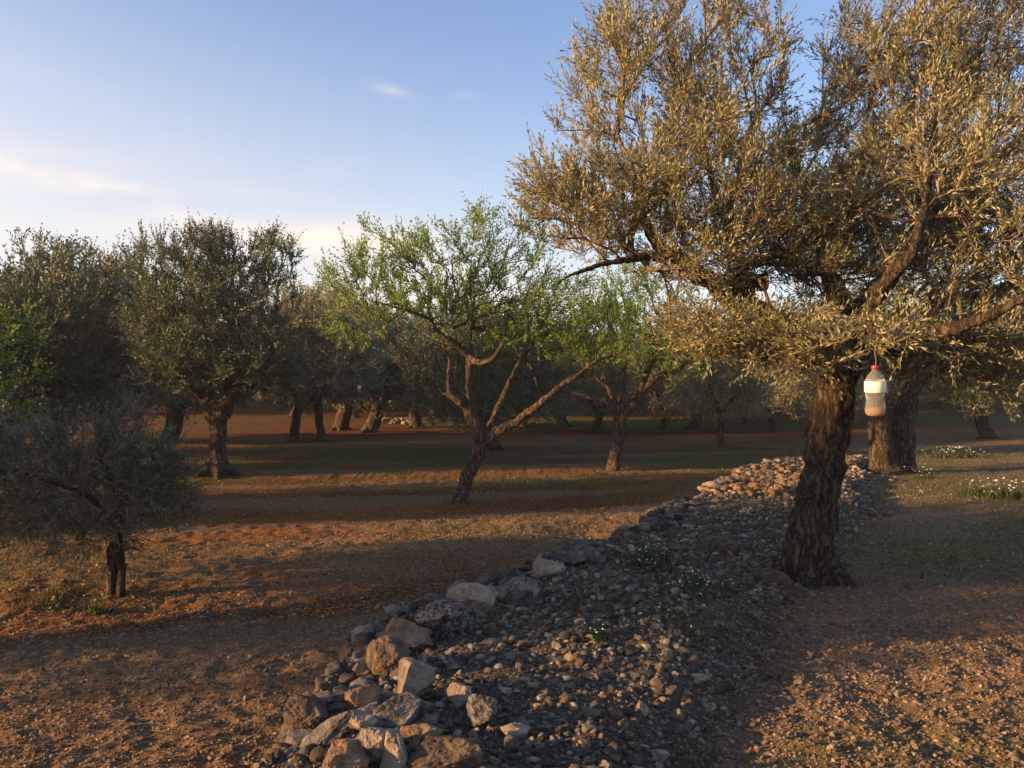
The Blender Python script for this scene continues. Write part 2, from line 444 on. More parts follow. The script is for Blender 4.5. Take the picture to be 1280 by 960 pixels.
# ------------------------------------------------------------------ stones
def icosphere(sub):
    t = (1 + 5 ** .5) / 2
    v = [(-1,t,0),(1,t,0),(-1,-t,0),(1,-t,0),(0,-1,t),(0,1,t),(0,-1,-t),(0,1,-t),(t,0,-1),(t,0,1),(-t,0,-1),(-t,0,1)]
    f = [(0,11,5),(0,5,1),(0,1,7),(0,7,10),(0,10,11),(1,5,9),(5,11,4),(11,10,2),(10,7,6),(7,1,8),(3,9,4),(3,4,2),(3,2,6),(3,6,8),(3,8,9),(4,9,5),(2,4,11),(6,2,10),(8,6,7),(9,8,1)]
    v = [np.array(a, float) / np.linalg.norm(a) for a in v]
    for _ in range(sub):
        cache, nf = {}, []
        def mid(a, b):
            k = (min(a, b), max(a, b))
            if k not in cache:
                p = v[a] + v[b]; v.append(p / np.linalg.norm(p)); cache[k] = len(v) - 1
            return cache[k]
        for a, b2, c in f:
            x, y, z = mid(a, b2), mid(b2, c), mid(c, a)
            nf += [(a, x, z), (b2, y, x), (c, z, y), (x, y, z)]
        f = nf
    return np.array(v), np.array(f, dtype=np.int32)
ICO = {k: icosphere(k) for k in (0, 1, 2, 3, 4, 5)}

def rock(sub, rng, planes=9, rough=.08, lo=.5, hi=.82, scale=(1, 1, 1)):
    v, f = ICO[sub]
    v = v.copy()
    for _ in range(planes):
        nn = rng.normal(size=3); nn /= np.linalg.norm(nn)
        d = rng.uniform(lo, hi)
        s = v @ nn - d
        m_ = s > 0
        v[m_] -= s[m_, None] * nn * .94
    if rough:
        s = rng.integers(1, 9999)
        r = 0; a = rough; fr = 1.9
        for o in range(5 if sub > 2 else 2):
            r = r + a * noise3(v[:, 0] * fr + 11, v[:, 1] * fr + 5, v[:, 2] * fr, int(s) + o); a *= .62; fr *= 2.1
        v *= (1 + r)[:, None]
    return v * np.array(scale), f

def rotmat(rx, ry, rz):
    cx, sx, cy, sy, cz, sz = math.cos(rx), math.sin(rx), math.cos(ry), math.sin(ry), math.cos(rz), math.sin(rz)
    return np.array([[cz, -sz, 0], [sz, cz, 0], [0, 0, 1]]) @ np.array([[cy, 0, sy], [0, 1, 0], [-sy, 0, cy]]) @ np.array([[1, 0, 0], [0, cx, -sx], [0, sx, cx]])

def rand_rots(k, rng):
    q = rng.normal(size=(k, 4)); q /= np.linalg.norm(q, axis=1)[:, None]
    w, x, y, z = q.T
    return np.stack([1-2*(y*y+z*z), 2*(x*y-z*w), 2*(x*z+y*w), 2*(x*y+z*w), 1-2*(x*x+z*z), 2*(y*z-x*w), 2*(x*z-y*w), 2*(y*z+x*w), 1-2*(x*x+y*y)], -1).reshape(k, 3, 3)

def scatter(pts, size, tints, sub, rng, nproto=8, squash=(.45, .8), sink=.25, rough=.08):
    """many stones merged into one mesh"""
    parts = []
    which = rng.integers(0, nproto, len(pts))
    for p in range(nproto):
        v, f = rock(sub, rng, 8, rough, .5, .85, (1, rng.uniform(.65, .95), rng.uniform(.5, .85)))
        sel = np.nonzero(which == p)[0]
        if not len(sel): continue
        k = len(sel)
        R = rand_rots(k, rng)
        w = np.einsum('kij,vj->kvi', R, v)
        w[:, :, 2] *= rng.uniform(*squash, k)[:, None]
        w *= size[sel][:, None, None]
        c = pts[sel].copy(); c[:, 2] += size[sel] * (.28 - sink)
        w += c[:, None, :]
        F = (f[None] + (np.arange(k) * len(v))[:, None, None]).reshape(-1, 3)
        T = np.repeat(tints[sel], len(v), axis=0)
        parts.append((w.reshape(-1, 3), [F], {'tint': T}))
    return merge(parts)

TAN = np.array([[.46, .34, .24], [.52, .40, .30], [.36, .25, .17], [.42, .27, .17], [.55, .46, .38], [.30, .22, .17]])
GREY = np.array([[.36, .32, .28], [.24, .21, .18], [.46, .42, .36], [.18, .155, .13], [.38, .30, .23], [.60, .54, .46]])

def sample_area(n_, x0, x1, y0, y1, dens, rng):
    out = []
    while sum(map(len, out)) < n_:
        y = rng.uniform(0, 1, n_ * 2)
        y = y0 * (y1 / y0) ** y if y0 > 0 else y0 + y * (y1 - y0)   # 1/y falloff: denser near the viewer's end of the field
        x = rng.uniform(x0, x1, n_ * 2)
        keep = rng.uniform(size=n_ * 2) < dens(x, y)
        out.append(np.stack([x[keep], y[keep]], -1))
    return np.concatenate(out)[:n_]

rng = np.random.default_rng(11)
# rubble heaped on top of the old wall
def d_core(x, y):
    return sstep(-.12, .02, x - wall_x(y)) * sstep(.25, -.35, x - rub_x(y)) * (y / 20 + .35) * (np.abs(x) < .66 * y + .8)
def build_rubble():
    parts = []
    for n_, lo, hi, sub, sk in ((520, .035, .060, 2, .1), (2600, .022, .042, 2, .0), (14000, .010, .026, 1, .0), (30000, .005, .012, 1, 0)):
        p = sample_area(n_, -1.4, 8.5, 3.0, 22, d_core, rng)
        s = lo * (hi / lo) ** (rng.uniform(size=n_) ** 1.6)
        s *= 1 + .35 * sstep(7, 16, p[:, 1])
        z = height(p[:, 0], p[:, 1])
        edge = sstep(.5, -.3, p[:, 0] - rub_x(p[:, 1]) + .4)
        t = lerp(TAN[rng.integers(0, 6, n_)], GREY[rng.integers(0, 6, n_)], (rng.uniform(size=n_) < .45 + .35 * edge)[:, None].astype(float))
        t = t * rng.uniform(.45, 1.3, n_)[:, None] * np.array([1.08, 1.0, .88])
        parts.append(scatter(np.column_stack([p, z]), s, t, sub, rng, 10, (.5, .95), sk))
    v, f, a = merge(parts)
    return mesh_np('rubble', v, f, M['rubble'], False, a)
o = obj('rubble', build_rubble()); tag(o, 'grey and tan limestone rubble heaped along the top of the dry stone wall', 'rubble', kind='stuff')

def build_gravel():
    parts = []
    def dens(x, y):
        wx = wall_x(y)
        inwall = sstep(-.2, 0, x - wx) * sstep(.3, -.3, x - rub_x(y))
        gn = sstep(-.5, .5, fbm2(x * .35 + y * .1, y - .22 * x, .75, 3, 51))
        ridge = np.exp(-((y - (9.6 + 0.45 * (x + 2))) / 1.5) ** 2)
        nearl = sstep(7, 4.5, y)
        d = np.clip(.18 + .5 * gn + .6 * ridge + .7 * nearl, 0, 1)
        return d * (1 - inwall) * (np.abs(x) < .64 * y + .6)
    for n_, y1, lo, hi, sub in ((60000, 13, .004, .012, 0), (16000, 8, .006, .017, 1), (7000, 14, .010, .022, 1), (16000, 32, .008, .026, 0), (420, 22, .022, .040, 1)):
        p = sample_area(n_, -18, 18, 3.0, y1, dens, rng)
        s = lo * (hi / lo) ** (rng.uniform(size=n_) ** 1.7)
        t = TAN[rng.integers(0, 6, n_)] * rng.uniform(.45, 1.1, n_)[:, None] * lerp(np.array([1, .88, .72]), np.array([1.05, .96, .85]), sstep(-.3, .3, p[:, 0] - rub_x(p[:, 1]))[:, None])
        parts.append(scatter(np.column_stack([p, height(p[:, 0], p[:, 1])]), s, t, sub, rng, 8, (.5, .9), .15))
    v, f, a = merge(parts)
    return mesh_np('gravel', v, f, M['pebble'], False, a)
o = obj('gravel', build_gravel()); tag(o, 'tan gravel and pebbles strewn over the red soil', 'gravel', kind='stuff')

# ------------------------------------------------------------------ the dry stone wall edge
wall = thing('dry_stone_wall', 'long low tumbledown dry stone wall of grey and tan limestone curving past the old olive', 'stone wall', (float(wall_x(6)), 6, ZL))
mats = ['rock_grey', 'rock_grey', 'rock_brown', 'rock_lichen', 'rock_tan', 'rock_brown']
wr = np.random.default_rng(23)
y = 3.3; cnt = 0
wl_pos = Vector(wall.location)
while y < 20.5 and cnt < 92:
    far_t = float(sstep(8, 14, y))
    for course in range(2 if y < 13 else 2):
        if cnt >= 92: break
        s = wr.uniform(.05, .125) * (1 + .15 * far_t) * (1.1 if course == 0 else .85)
        yy = y + wr.uniform(-.05, .05)
        xx = float(wall_x(yy)) + (-.15 if course == 0 else wr.uniform(-.12, .0))
        zz = float(base_h(xx - (.12 if course == 0 else 0), yy)) + (s * .25 if course == 0 else s * .15)
        if course == 1: zz = max(zz, -.06)
        v, f = rock(3 if y < 11 else 2, wr, 10, .09, .5, .8, (s * wr.uniform(1.0, 1.7), s * wr.uniform(.8, 1.2), s * wr.uniform(.6, .95)))
        mt = M[mats[wr.integers(0, 6)]] if y < 12 else M[['rock_tan', 'rock_orange', 'rock_tan', 'rock_grey'][wr.integers(0, 4)]]
        ms = mesh_np('wall_stone', v, [f], mt, False)
        so = obj('wall_stone', ms, wall, (xx - wl_pos.x, yy - wl_pos.y, zz - wl_pos.z), (wr.uniform(-.5, .5), wr.uniform(-.5, .5), wr.uniform(0, 6.28)))
        cnt += 1
    y += wr.uniform(.24, .40) * (1 + .6 * far_t)
# small packing stones of the wall face: too many to count
n_ = 2600
yy = 3.2 + 18 * wr.uniform(size=n_) ** 1.3
xx = wall_x(yy) + wr.uniform(-.22, .30, n_)
s = .016 * (.08 / .016) ** (wr.uniform(size=n_) ** 1.3)
t = np.where((wr.uniform(size=n_) < .25)[:, None], TAN[wr.integers(0, 6, n_)], GREY[wr.integers(0, 6, n_)]) * wr.uniform(.35, .85, n_)[:, None]
v, f, a = scatter(np.column_stack([xx, yy, base_h(xx, yy)]), s, t, 2, wr, 10, (.6, 1), .0)
tag(obj('packing_stones', mesh_np('packing_stones', v - np.array(wl_pos), f, M['rubble'], False, a), wall), kind='stuff')
# a heap of paler, fallen stones lit at the far bend
n_ = 260
yy = wr.uniform(11.8, 16.2, n_); xx = wall_x(yy) + wr.uniform(-.15, 1.25, n_) ** 1.0
s = wr.uniform(.035, .115, n_)
t = TAN[wr.integers(0, 6, n_)] * wr.uniform(.5, 1.05, n_)[:, None] * np.array([1.0, .84, .64])
v, f, a = scatter(np.column_stack([xx, yy, base_h(xx, yy)]), s, t, 2, wr, 10, (.6, 1), .1)
tag(obj('fallen_stones', mesh_np('fallen_stones', v - np.array(wl_pos), f, M['rubble'], False, a), wall), kind='stuff')

# named rocks lying on the near end of the wall: (px, py centre, width px, height px, depth factor, material, roll, yaw, label)
ROCKS = [
 (590, 752, 58, 38, .8, 'rock_tan', 0, .2, 'sunlit pale pitted boulder, the brightest stone on the wall edge'),
 (560, 779, 78, 44, .7, 'rock_lichen', .15, .1, 'long grey lichened stone lying just below the bright sunlit boulder'),
 (508, 798, 56, 40, .8, 'rock_orange', 0, .4, 'grey rock with orange broken face on the wall edge above the dark block'),
 (484, 823, 46, 48, .9, 'rock_brown', .2, .8, 'dark brown angular block wedged above the upright tan boulder'),
 (520, 855, 42, 56, .8, 'rock_tan', .05, .3, 'smooth tan upright boulder with a pointed top'),
 (452, 876, 42, 44, .9, 'rock_orange', .1, .9, 'orange and cream two toned rock left of the upright tan boulder'),
 (449, 902, 40, 40, .9, 'rock_tan', .3, .2, 'cream rounded rock under the orange two toned one'),
 (384, 893, 50, 46, .9, 'rock_brown', .1, .5, 'grey brown block at the outer left foot of the wall'),
 (396, 928, 96, 24, .5, 'rock_grey', -.62, -.3, 'long narrow grey slab leaning diagonally at the wall end'),
 (492, 898, 86, 46, .8, 'rock_grey', -.2, .2, 'big flat brown grey slab in the middle of the near wall end'),
 (572, 866, 28, 30, .9, 'rock_tan', .0, .6, 'small cream upright stone right of the upright tan boulder'),
 (604, 889, 38, 40, .9, 'rock_lichen', .0, .3, 'round stone speckled black and white with lichen'),
 (532, 901, 34, 15, .7, 'rock_tan', .05, .1, 'small pinkish brick shaped stone lying flat'),
 (527, 917, 52, 26, .8, 'rock_orange', 0, .1, 'dark orange rock beneath the brick shaped stone'),
 (645, 914, 34, 20, .8, 'rock_tan', 0, .5, 'flat pale pink stone alone on the rubble'),
 (554, 944, 84, 48, .9, 'rock_brown', 0, .2, 'large dark mossy brown mound of rock at the bottom edge'),
 (464, 931, 42, 36, .9, 'rock_tan', .2, .7, 'cream stone below the big flat slab, left of the split one'),
 (493, 945, 30, 56, .9, 'rock_tan', .1, .2, 'tall narrow cream stone next to the mossy brown mound'),
 (432, 950, 50, 34, .9, 'rock_orange', .1, .4, 'rusty rough stone cut off by the bottom edge'),
 (686, 712, 36, 24, .8, 'rock_tan', 0, .2, 'small sunlit stone further along the wall edge'),
 (640, 738, 60, 34, .8, 'rock_grey', .1, .2, 'dark grey stone between the two sunlit ones on the edge'),
 (735, 694, 44, 26, .8, 'rock_grey', .1, .4, 'dark stone on the wall edge near the white flowers'),
 (908, 683, 30, 20, .8, 'rock_brown', .1, .4, 'brown stone on the rubble left of the old olive trunk'),
 (966, 722, 44, 20, .8, 'rock_brown', .1, .4, 'broad brown rock at the left foot of the old olive'),
]
rr = np.random.default_rng(5)
for px, py, w, h, dep, mt, roll, yaw, lab in ROCKS:
    d, g = ground_at(px, py + h * .42)
    sw, sh = w / FPX * d * .58, h / FPX * d * .60
    v, f = rock(5 if w > 34 else 4, rr, 12, .11, .5, .85, (1, 1, 1))
    ext = (v.max(0) - v.min(0)) / 2
    v = (v - (v.max(0) + v.min(0)) / 2) / ext
    v = v * np.array([sw, min(sw, sh) * dep * 1.4, sh])
    R = rotmat(0, roll, 0)
    v = v @ R.T
    me = mesh_np('limestone_rock', v, [f], M[mt], False)
    o = obj('limestone_rock', me, loc=(g[0], g[1] + .3 * sw, g[2] + sh * .62), rot=(0, 0, yaw * .3))
    tag(o, lab, 'rock', 'loose rocks on the stone wall')

# ------------------------------------------------------------------ trees
def frusta(P0, P1, r0, r1, sides=3):
    d = P1 - P0
    L = np.linalg.norm(d, axis=1, keepdims=True) + 1e-9
    d = d / L
    ref = np.where(np.abs(d[:, 2:3]) > .9, np.array([[1., 0, 0]]), np.array([[0., 0, 1.]]))
    u = np.cross(d, ref); u /= np.linalg.norm(u, axis=1, keepdims=True) + 1e-9
    w = np.cross(d, u)
    k = len(P0)
    V = np.empty((k, 2 * sides, 3))
    for s_ in range(sides):
        a = 2 * math.pi * s_ / sides
        o_ = math.cos(a) * u + math.sin(a) * w
        V[:, s_] = P0 + o_ * r0[:, None]
        V[:, sides + s_] = P1 + o_ * r1[:, None]
    base = (np.arange(k) * 2 * sides)[:, None]
    F = np.concatenate([base + np.array([[s_, (s_+1) % sides, sides + (s_+1) % sides, sides + s_]]) for s_ in range(sides)])
    return V.reshape(-1, 3), [F.astype(np.int32)], {}

def catmull(P, step):
    P = np.asarray(P, float)
    Q = np.vstack([2*P[0]-P[1], P, 2*P[-1]-P[-2]])
    out = []
    for i in range(len(P) - 1):
        a, b_, c, d = Q[i], Q[i+1], Q[i+2], Q[i+3]
        L = np.linalg.norm((c - b_)[:3]); k = max(1, int(math.ceil(L / step)))
        for t in np.arange(k) / k:
            out.append(.5 * ((2*b_) + (-a+c)*t + (2*a-5*b_+4*c-d)*t*t + (-a+3*b_-3*c+d)*t**3))
    out.append(P[-1])
    return np.array(out)

def tube(path, sides, rough=.0, seed=0, freq=6, lobes=0., close=True):
    """path: (n,4) with radius; organic ring tube"""
    P = path[:, :3]; R = path[:, 3]
    T = np.gradient(P, axis=0); T /= np.linalg.norm(T, axis=1, keepdims=True) + 1e-9
    u = np.cross(T[0], [0, 1, .1]); u /= np.linalg.norm(u)
    V = []
    ang = np.arange(sides) / sides * 2 * math.pi
    for i in range(len(P)):
        u = u - T[i] * (u @ T[i]); u /= np.linalg.norm(u) + 1e-9
        w = np.cross(T[i], u)
        ring = np.cos(ang)[:, None] * u + np.sin(ang)[:, None] * w
        rad = np.full(sides, R[i])
        if rough:
            q = ring * 1.0
            rad = rad * (1 + rough * noise3(q[:, 0] * 1.6 + P[i, 0] * freq * .3, q[:, 1] * 1.6, q[:, 2] * 1.6 + P[i, 2] * freq * .35, seed) + rough * .6 * noise3(q[:, 0] * 4.5, q[:, 1] * 4.5 + i * .03, P[i, 2] * freq + q[:, 2], seed + 3))
        if lobes:
            rad = rad * (1 + lobes * np.abs(np.sin(ang * 2.5 + P[i, 2] * 1.4)) - lobes * .5)
        V.append(P[i] + ring * rad[:, None])
    V = np.concatenate(V); n_ = len(P)
    ii = np.arange(n_ - 1)[:, None] * sides; j = np.arange(sides)[None]
    F = np.stack([ii + j, ii + (j+1) % sides, ii + sides + (j+1) % sides, ii + sides + j], -1).reshape(-1, 4)
    fs = [F.astype(np.int32)]
    c0 = len(V)
    V = np.vstack([V, P[0], P[-1]])
    jj = np.arange(sides)
    fs.append(np.concatenate([np.stack([(jj+1) % sides, jj, np.full(sides, c0)], -1), np.stack([jj + (n_-1)*sides, (jj+1) % sides + (n_-1)*sides, np.full(sides, c0+1)], -1)]).astype(np.int32))
    return V, fs, {}

def lobe_points(lobes, rng, hollow=.35):
    """lobes: (center xyz, radii xyz, n)"""
    out = []
    for c, r, k in lobes:
        v = rng.normal(size=(k, 3)); v /= np.linalg.norm(v, axis=1)[:, None]
        rad = rng.uniform(hollow ** 3, 1, k) ** (1/3.)
        rad *= 1 + .16 * noise3(v[:, 0]*2.2 + c[0], v[:, 1]*2.2 + c[1], v[:, 2]*2.2 + c[2], 3)
        out.append(np.array(c) + v * rad[:, None] * np.array(r))
    return np.concatenate(out)

def grow(limbs, targets, rng, seg=.22, tip=.0028, sweep=.3, up=.25):
    """attach each target to the growing skeleton; returns nodes, parent, radius, tip ids"""
    pos, par, plen, dirs = [], [], [], []
    for path, attach in limbs:
        start = len(pos)
        for i, p in enumerate(path):
            pos.append(p[:3]); par.append(-1 if i == 0 else len(pos) - 2)
            pl = 0 if i == 0 else pl + np.linalg.norm(path[i, :3] - path[i-1, :3])
            plen.append(pl if attach[0] <= i else 1e6)
            d = path[min(i+1, len(path)-1), :3] - path[max(i-1, 0), :3]; dirs.append(d / (np.linalg.norm(d) + 1e-9))
    nl = len(pos)
    cap = nl + len(targets) * 10 + 1000
    X = np.zeros((cap, 3)); X[:nl] = pos
    D = np.zeros((cap, 3)); D[:nl] = dirs
    PL = np.full(cap, 1e6); PL[:nl] = plen
    PA = np.full(cap, -1, dtype=int); PA[:nl] = par
    N = nl
    seeds = X[:nl][PL[:nl] < 900]
    dm = np.array([np.min(np.linalg.norm(seeds - t, axis=1)) for t in targets])
    order = np.argsort(dm + rng.uniform(0, .12, len(dm)))
    tips = []
    for ti in order:
        p = targets[ti]
        dv = p - X[:N]
        dist = np.sqrt((dv * dv).sum(1))
        cost = dist * (1.15 - .25 * (dv * D[:N]).sum(1) / (dist + 1e-9)) + sweep * PL[:N]
        j = int(np.argmin(cost))
        L = dist[j]
        k = max(1, int(math.ceil(L / seg)))
        c = X[j] + (D[j] * .45 + np.array([0, 0, up * .5])) * L * .5 + rng.normal(size=3) * L * .06
        prev = j
        for q in range(1, k + 1):
            t = q / k
            b_ = (1-t)**2 * X[j] + 2*(1-t)*t*c + t*t*p
            if q < k: b_ = b_ + rng.normal(size=3) * .012
            X[N] = b_; PA[N] = prev
            dd_ = b_ - X[prev]; D[N] = dd_ / (np.linalg.norm(dd_) + 1e-9)
            PL[N] = PL[prev] + np.linalg.norm(dd_)
            prev = N; N += 1
        tips.append(prev)
    X, D, PA = X[:N], D[:N], PA[:N]
    A = np.zeros(N); 
    for i in range(nl, N): pass
    haschild = np.zeros(N, bool); haschild[PA[nl:]] = True
    pw = 2.3
    for i in range(N - 1, nl - 1, -1):
        if A[i] == 0: A[i] = tip ** pw
        if PA[i] >= nl: A[PA[i]] += A[i] + (0 if True else 0)
    R = A ** (1 / pw)
    return X, D, PA, R, nl, np.array(tips), haschild

def sprigs(P, D, rng, L=.24, n=12, leaf=.055, width=.012, up=.45, spread=.7, fold=.15, stem=True, droop=0.):
    """leafy shoots: leaves set in pairs on thin shoots"""
    k = len(P)
    d = D + np.array([0, 0, up]) + rng.normal(size=(k, 3)) * .45
    d /= np.linalg.norm(d, axis=1)[:, None]
    Ls = L * rng.uniform(.6, 1.25, k)
    ref = rng.normal(size=(k, 3))
    u = np.cross(d, ref); u /= np.linalg.norm(u, axis=1)[:, None]
    w = np.cross(d, u)
    bend = rng.normal(size=(k, 3)) * .12 + np.array([0, 0, .10 - droop])
    t = (np.arange(n) // 2 * 2 + 1.2) / n
    t = t[None] * np.ones((k, 1)) + rng.uniform(-.03, .03, (k, n))
    base = P[:, None] + d[:, None] * (t * Ls[:, None])[..., None] + bend[:, None] * (t ** 2 * Ls[:, None])[..., None]
    a0 = rng.uniform(0, 6.28, (k, 1))
    ang = a0 + (np.arange(n) % 2) * math.pi + (np.arange(n) // 2) * (math.pi / 2) + rng.normal(size=(k, n)) * .35
    sd = np.cos(ang)[..., None] * u[:, None] + np.sin(ang)[..., None] * w[:, None]
    sp = spread * (1.15 - .6 * t)[..., None] * rng.uniform(.7, 1.3, (k, n, 1))
    ld = d[:, None] + sd * sp + np.array([0, 0, -droop]) + rng.normal(size=(k, n, 3)) * .13
    ld /= np.linalg.norm(ld, axis=2, keepdims=True)
    ll = leaf * rng.uniform(.65, 1.2, (k, n, 1)) * (1 - .25 * t[..., None])
    wd = np.cross(ld, d[:, None] + rng.normal(size=(k, n, 3)) * .35); wd /= np.linalg.norm(wd, axis=2, keepdims=True) + 1e-9
    nn = np.cross(wd, ld)
    W = width * rng.uniform(.8, 1.2, (k, n, 1))
    mid = base + ld * ll * .5
    V = np.stack([base, mid + wd * W * .5 + nn * W * fold, base + ld * ll + nn * ll * .04, mid - wd * W * .5 + nn * W * fold], 2)
    V = V.reshape(-1, 3)
    m_ = k * n
    b4 = (np.arange(m_) * 4)[:, None]
    F = (b4 + np.array([[0, 1, 2, 3]])).astype(np.int32)
    rnd = np.repeat(np.clip(rng.normal(.45, .22, (k, n)) + rng.normal(0, .15, (k, 1)), 0, 1).ravel(), 4)
    leaves = (V, [F], {'rnd': rnd})
    stems = None
    if stem:
        e = P + d * Ls[:, None] + bend * Ls[:, None]
        mm = P + d * Ls[:, None] * .5 + bend * Ls[:, None] * .25
        r = np.full(k, .0016)
        stems = merge([frusta(P, mm, r * 1.2, r, 3), frusta(mm, e, r, r * .6, 3)])
    return leaves, stems

def make_tree(name, label, cat, loc, limbs, lobes, kind='olive', group=None, seed=1, per_tip=3, seg=.22, hollow=.3,
              leaf=.055, width=.012, n=12, L=.24, up=.45, droop=0., remesh=None, sides=14, rough=.12, flare=None, tip=.0028,
              leafmat=None, spread=.7, interior=.25, bark=None, grow_up=.25, sprig_nodes=0.35):
    """limbs: list of (points[(x,y,z,r)] in local coordinates, first index from which twigs may leave)"""
    rng = np.random.default_rng(seed)
    root = thing(name, label, cat, loc, 0, group)
    bark = bark or (M['bark_almond'] if kind == 'almond' else M['bark_old'])
    leafmat = leafmat or (M['almond_leaf'] if kind == 'almond' else M['olive_leaf'])
    tubes, gl = [], []
    for i, (pts, frm) in enumerate(limbs):
        pts = np.array(pts, float)
        path = catmull(pts, .10 if remesh else .16)
        path[:, 3] = np.maximum(path[:, 3], .004)
        Ls = np.concatenate([[0], np.cumsum(np.linalg.norm(np.diff(path[:, :3], axis=0), axis=1))])
        path[1:-1, :3] += (rng.normal(size=(len(path) - 2, 3)) * np.minimum(path[1:-1, 3:4] * .16, .012))
        tubes.append(tube(path, sides if pts[0, 3] > .05 else 8, rough, seed + i, 5, .10 if pts[0, 3] > .14 else 0))
        # attach index in resampled path
        Lt = np.concatenate([[0], np.cumsum(np.linalg.norm(np.diff(pts[:, :3], axis=0), axis=1))])
        fi = int(np.argmax(Ls >= Lt[frm] - 1e-6)) if frm < len(pts) else 10 ** 6
        gl.append((path, (fi,)))
    v, f, _ = merge(tubes)
    tr = obj('trunk', mesh_np('trunk', v, f, bark, True), root)
    if remesh:
        md = tr.modifiers.new('fuse', 'REMESH'); md.mode = 'VOXEL'; md.voxel_size = remesh; md.use_smooth_shade = True
        tx = bpy.data.textures.new('bark_relief', 'CLOUDS'); tx.noise_scale = .07; tx.noise_depth = 3
        dm = tr.modifiers.new('relief', 'DISPLACE'); dm.texture = tx; dm.strength = .035; dm.mid_level = .5; dm.texture_coords = 'LOCAL'
    T = lobe_points(lobes, rng, hollow)
    X, D, PA, R, nl, tips, hc = grow(gl, T, rng, seg, tip, up=grow_up)
    ids = np.arange(nl, len(X)); pa = PA[ids]
    rp = np.where(pa >= nl, R[np.maximum(pa, 0)], R[ids] * 1.08)
    thick = R[ids] > .012
    parts = []
    if thick.any(): parts.append(frusta(X[pa[thick]], X[ids[thick]], np.minimum(rp, R[ids] * 1.3)[thick], R[ids][thick], 7))
    if (~thick).any(): parts.append(frusta(X[pa[~thick]], X[ids[~thick]], np.minimum(rp, R[ids] * 1.5)[~thick], R[ids][~thick], 4))
    v, f, _ = merge(parts)
    obj('branches', mesh_np('branches', v, f, M['twig'] if kind != 'almond' else bark, True), root)
    # shoots at tips and along thin branches
    thin = ids[(R[ids] < .007)]
    extra = thin[rng.uniform(size=len(thin)) < sprig_nodes]
    src = np.concatenate([np.repeat(tips, per_tip), extra])
    P = X[src] - D[src] * rng.uniform(0, seg * .8, (len(src), 1))
    lv, st = sprigs(P, D[src], rng, L, n, leaf, width, up, spread, droop=droop, stem=leaf < .08)
    crown = obj('crown', mesh_np('crown', lv[0], lv[1], leafmat, False, lv[2]), root)
    if st is not None:
        obj('twigs', mesh_np('twigs', st[0], st[1], M['twig'], False), root)
    return root

def px_limb(pts, origin, frm=0):
    """(px,py,depth,r) -> local"""
    out = [tuple(Pd(a, b_, d) - origin) + (r,) for a, b_, d, r in pts]
    return (out, frm)
def px_lobe(px, py, d, wpx, dep, hpx, k, origin):
    return (Pd(px, py, d) - origin, (wpx / FPX * d, dep, hpx / FPX * d), k)

TREES = []
# --- the big old olive on the right
D0, G0 = ground_at(1008, 722)
G0[2] -= .05
def o_(l, f=0): return px_limb(l, G0, f)
limbs = [
 o_([(1008, 742, D0, .30), (1009, 716, D0, .215), (1013, 680, D0, .185), (1021, 625, D0, .17), (1033, 570, D0, .165), (1042, 520, D0 - .05, .155), (1050, 470, D0 - .1, .15), (1053, 425, D0 - .15, .15), (1055, 385, D0, .12)], 8),
 o_([(994, 748, D0 - .05, .13), (993, 715, D0, .11), (998, 670, D0, .10), (1010, 610, D0, .09)], 9),
 o_([(1050, 450, D0 - .1, .13), (1020, 415, D0 - .3, .105), (978, 402, D0 - .45, .095), (930, 380, D0 - .5, .085), (888, 355, D0 - .6, .075), (845, 326, D0 - .7, .062), (822, 305, D0 - .7, .045), (800, 262, D0 - .7, .032), (792, 210, D0 - .8, .022)], 4),
 o_([(838, 322, D0 - .7, .042), (800, 322, D0 - .8, .032), (755, 330, D0 - .9, .024), (715, 343, D0 - 1.0, .018), (690, 358, D0 - 1.0, .012)], 1),
 o_([(930, 378, D0 - .5, .06), (925, 330, D0 - .6, .045), (900, 260, D0 - .5, .034), (880, 180, D0 - .4, .024)], 1),
 o_([(900, 360, D0 - .55, .075), (930, 354, D0 - .62, .07), (958, 353, D0 - .66, .065)], 9),
 o_([(1054, 410, D0 - .1, .11), (1035, 330, D0 + .2, .075), (1010, 250, D0 + .5, .05), (985, 170, D0 + .6, .03)], 2),
 o_([(1056, 430, D0 - .15, .11), (1084, 405, D0 - .9, .075), (1098, 370, D0 - 1.5, .055), (1118, 338, D0 - 1.8, .048), (1142, 312, D0 - 1.9, .038), (1160, 240, D0 - 1.5, .028), (1170, 150, D0 - .8, .022)], 3),
 o_([(1055, 430, D0 - .15, .13), (1110, 405, D0 + .2, .10), (1170, 385, D0 + .3, .085), (1230, 370, D0 + .2, .065), (1300, 340, D0, .05), (1360, 280, D0, .03)], 2),
 o_([(1060, 440, D0 - .2, .09), (1130, 425, D0 - .9, .06), (1190, 412, D0 - 1.5, .045), (1235, 395, D0 - 1.9, .032), (1290, 370, D0 - 2.1, .02)], 2),
 o_([(1054, 430, D0 - .3, .06), (1070, 412, D0 - 1.2, .036), (1083, 404, D0 - 2.1, .020), (1092, 412, D0 - 2.85, .010), (1096, 420, D0 - 3.1, .007)], 2),
 o_([(1058, 400, D0, .08), (1120, 330, D0 + .6, .055), (1190, 240, D0 + .9, .04), (1240, 150, D0 + 1.0, .025)], 1),
]
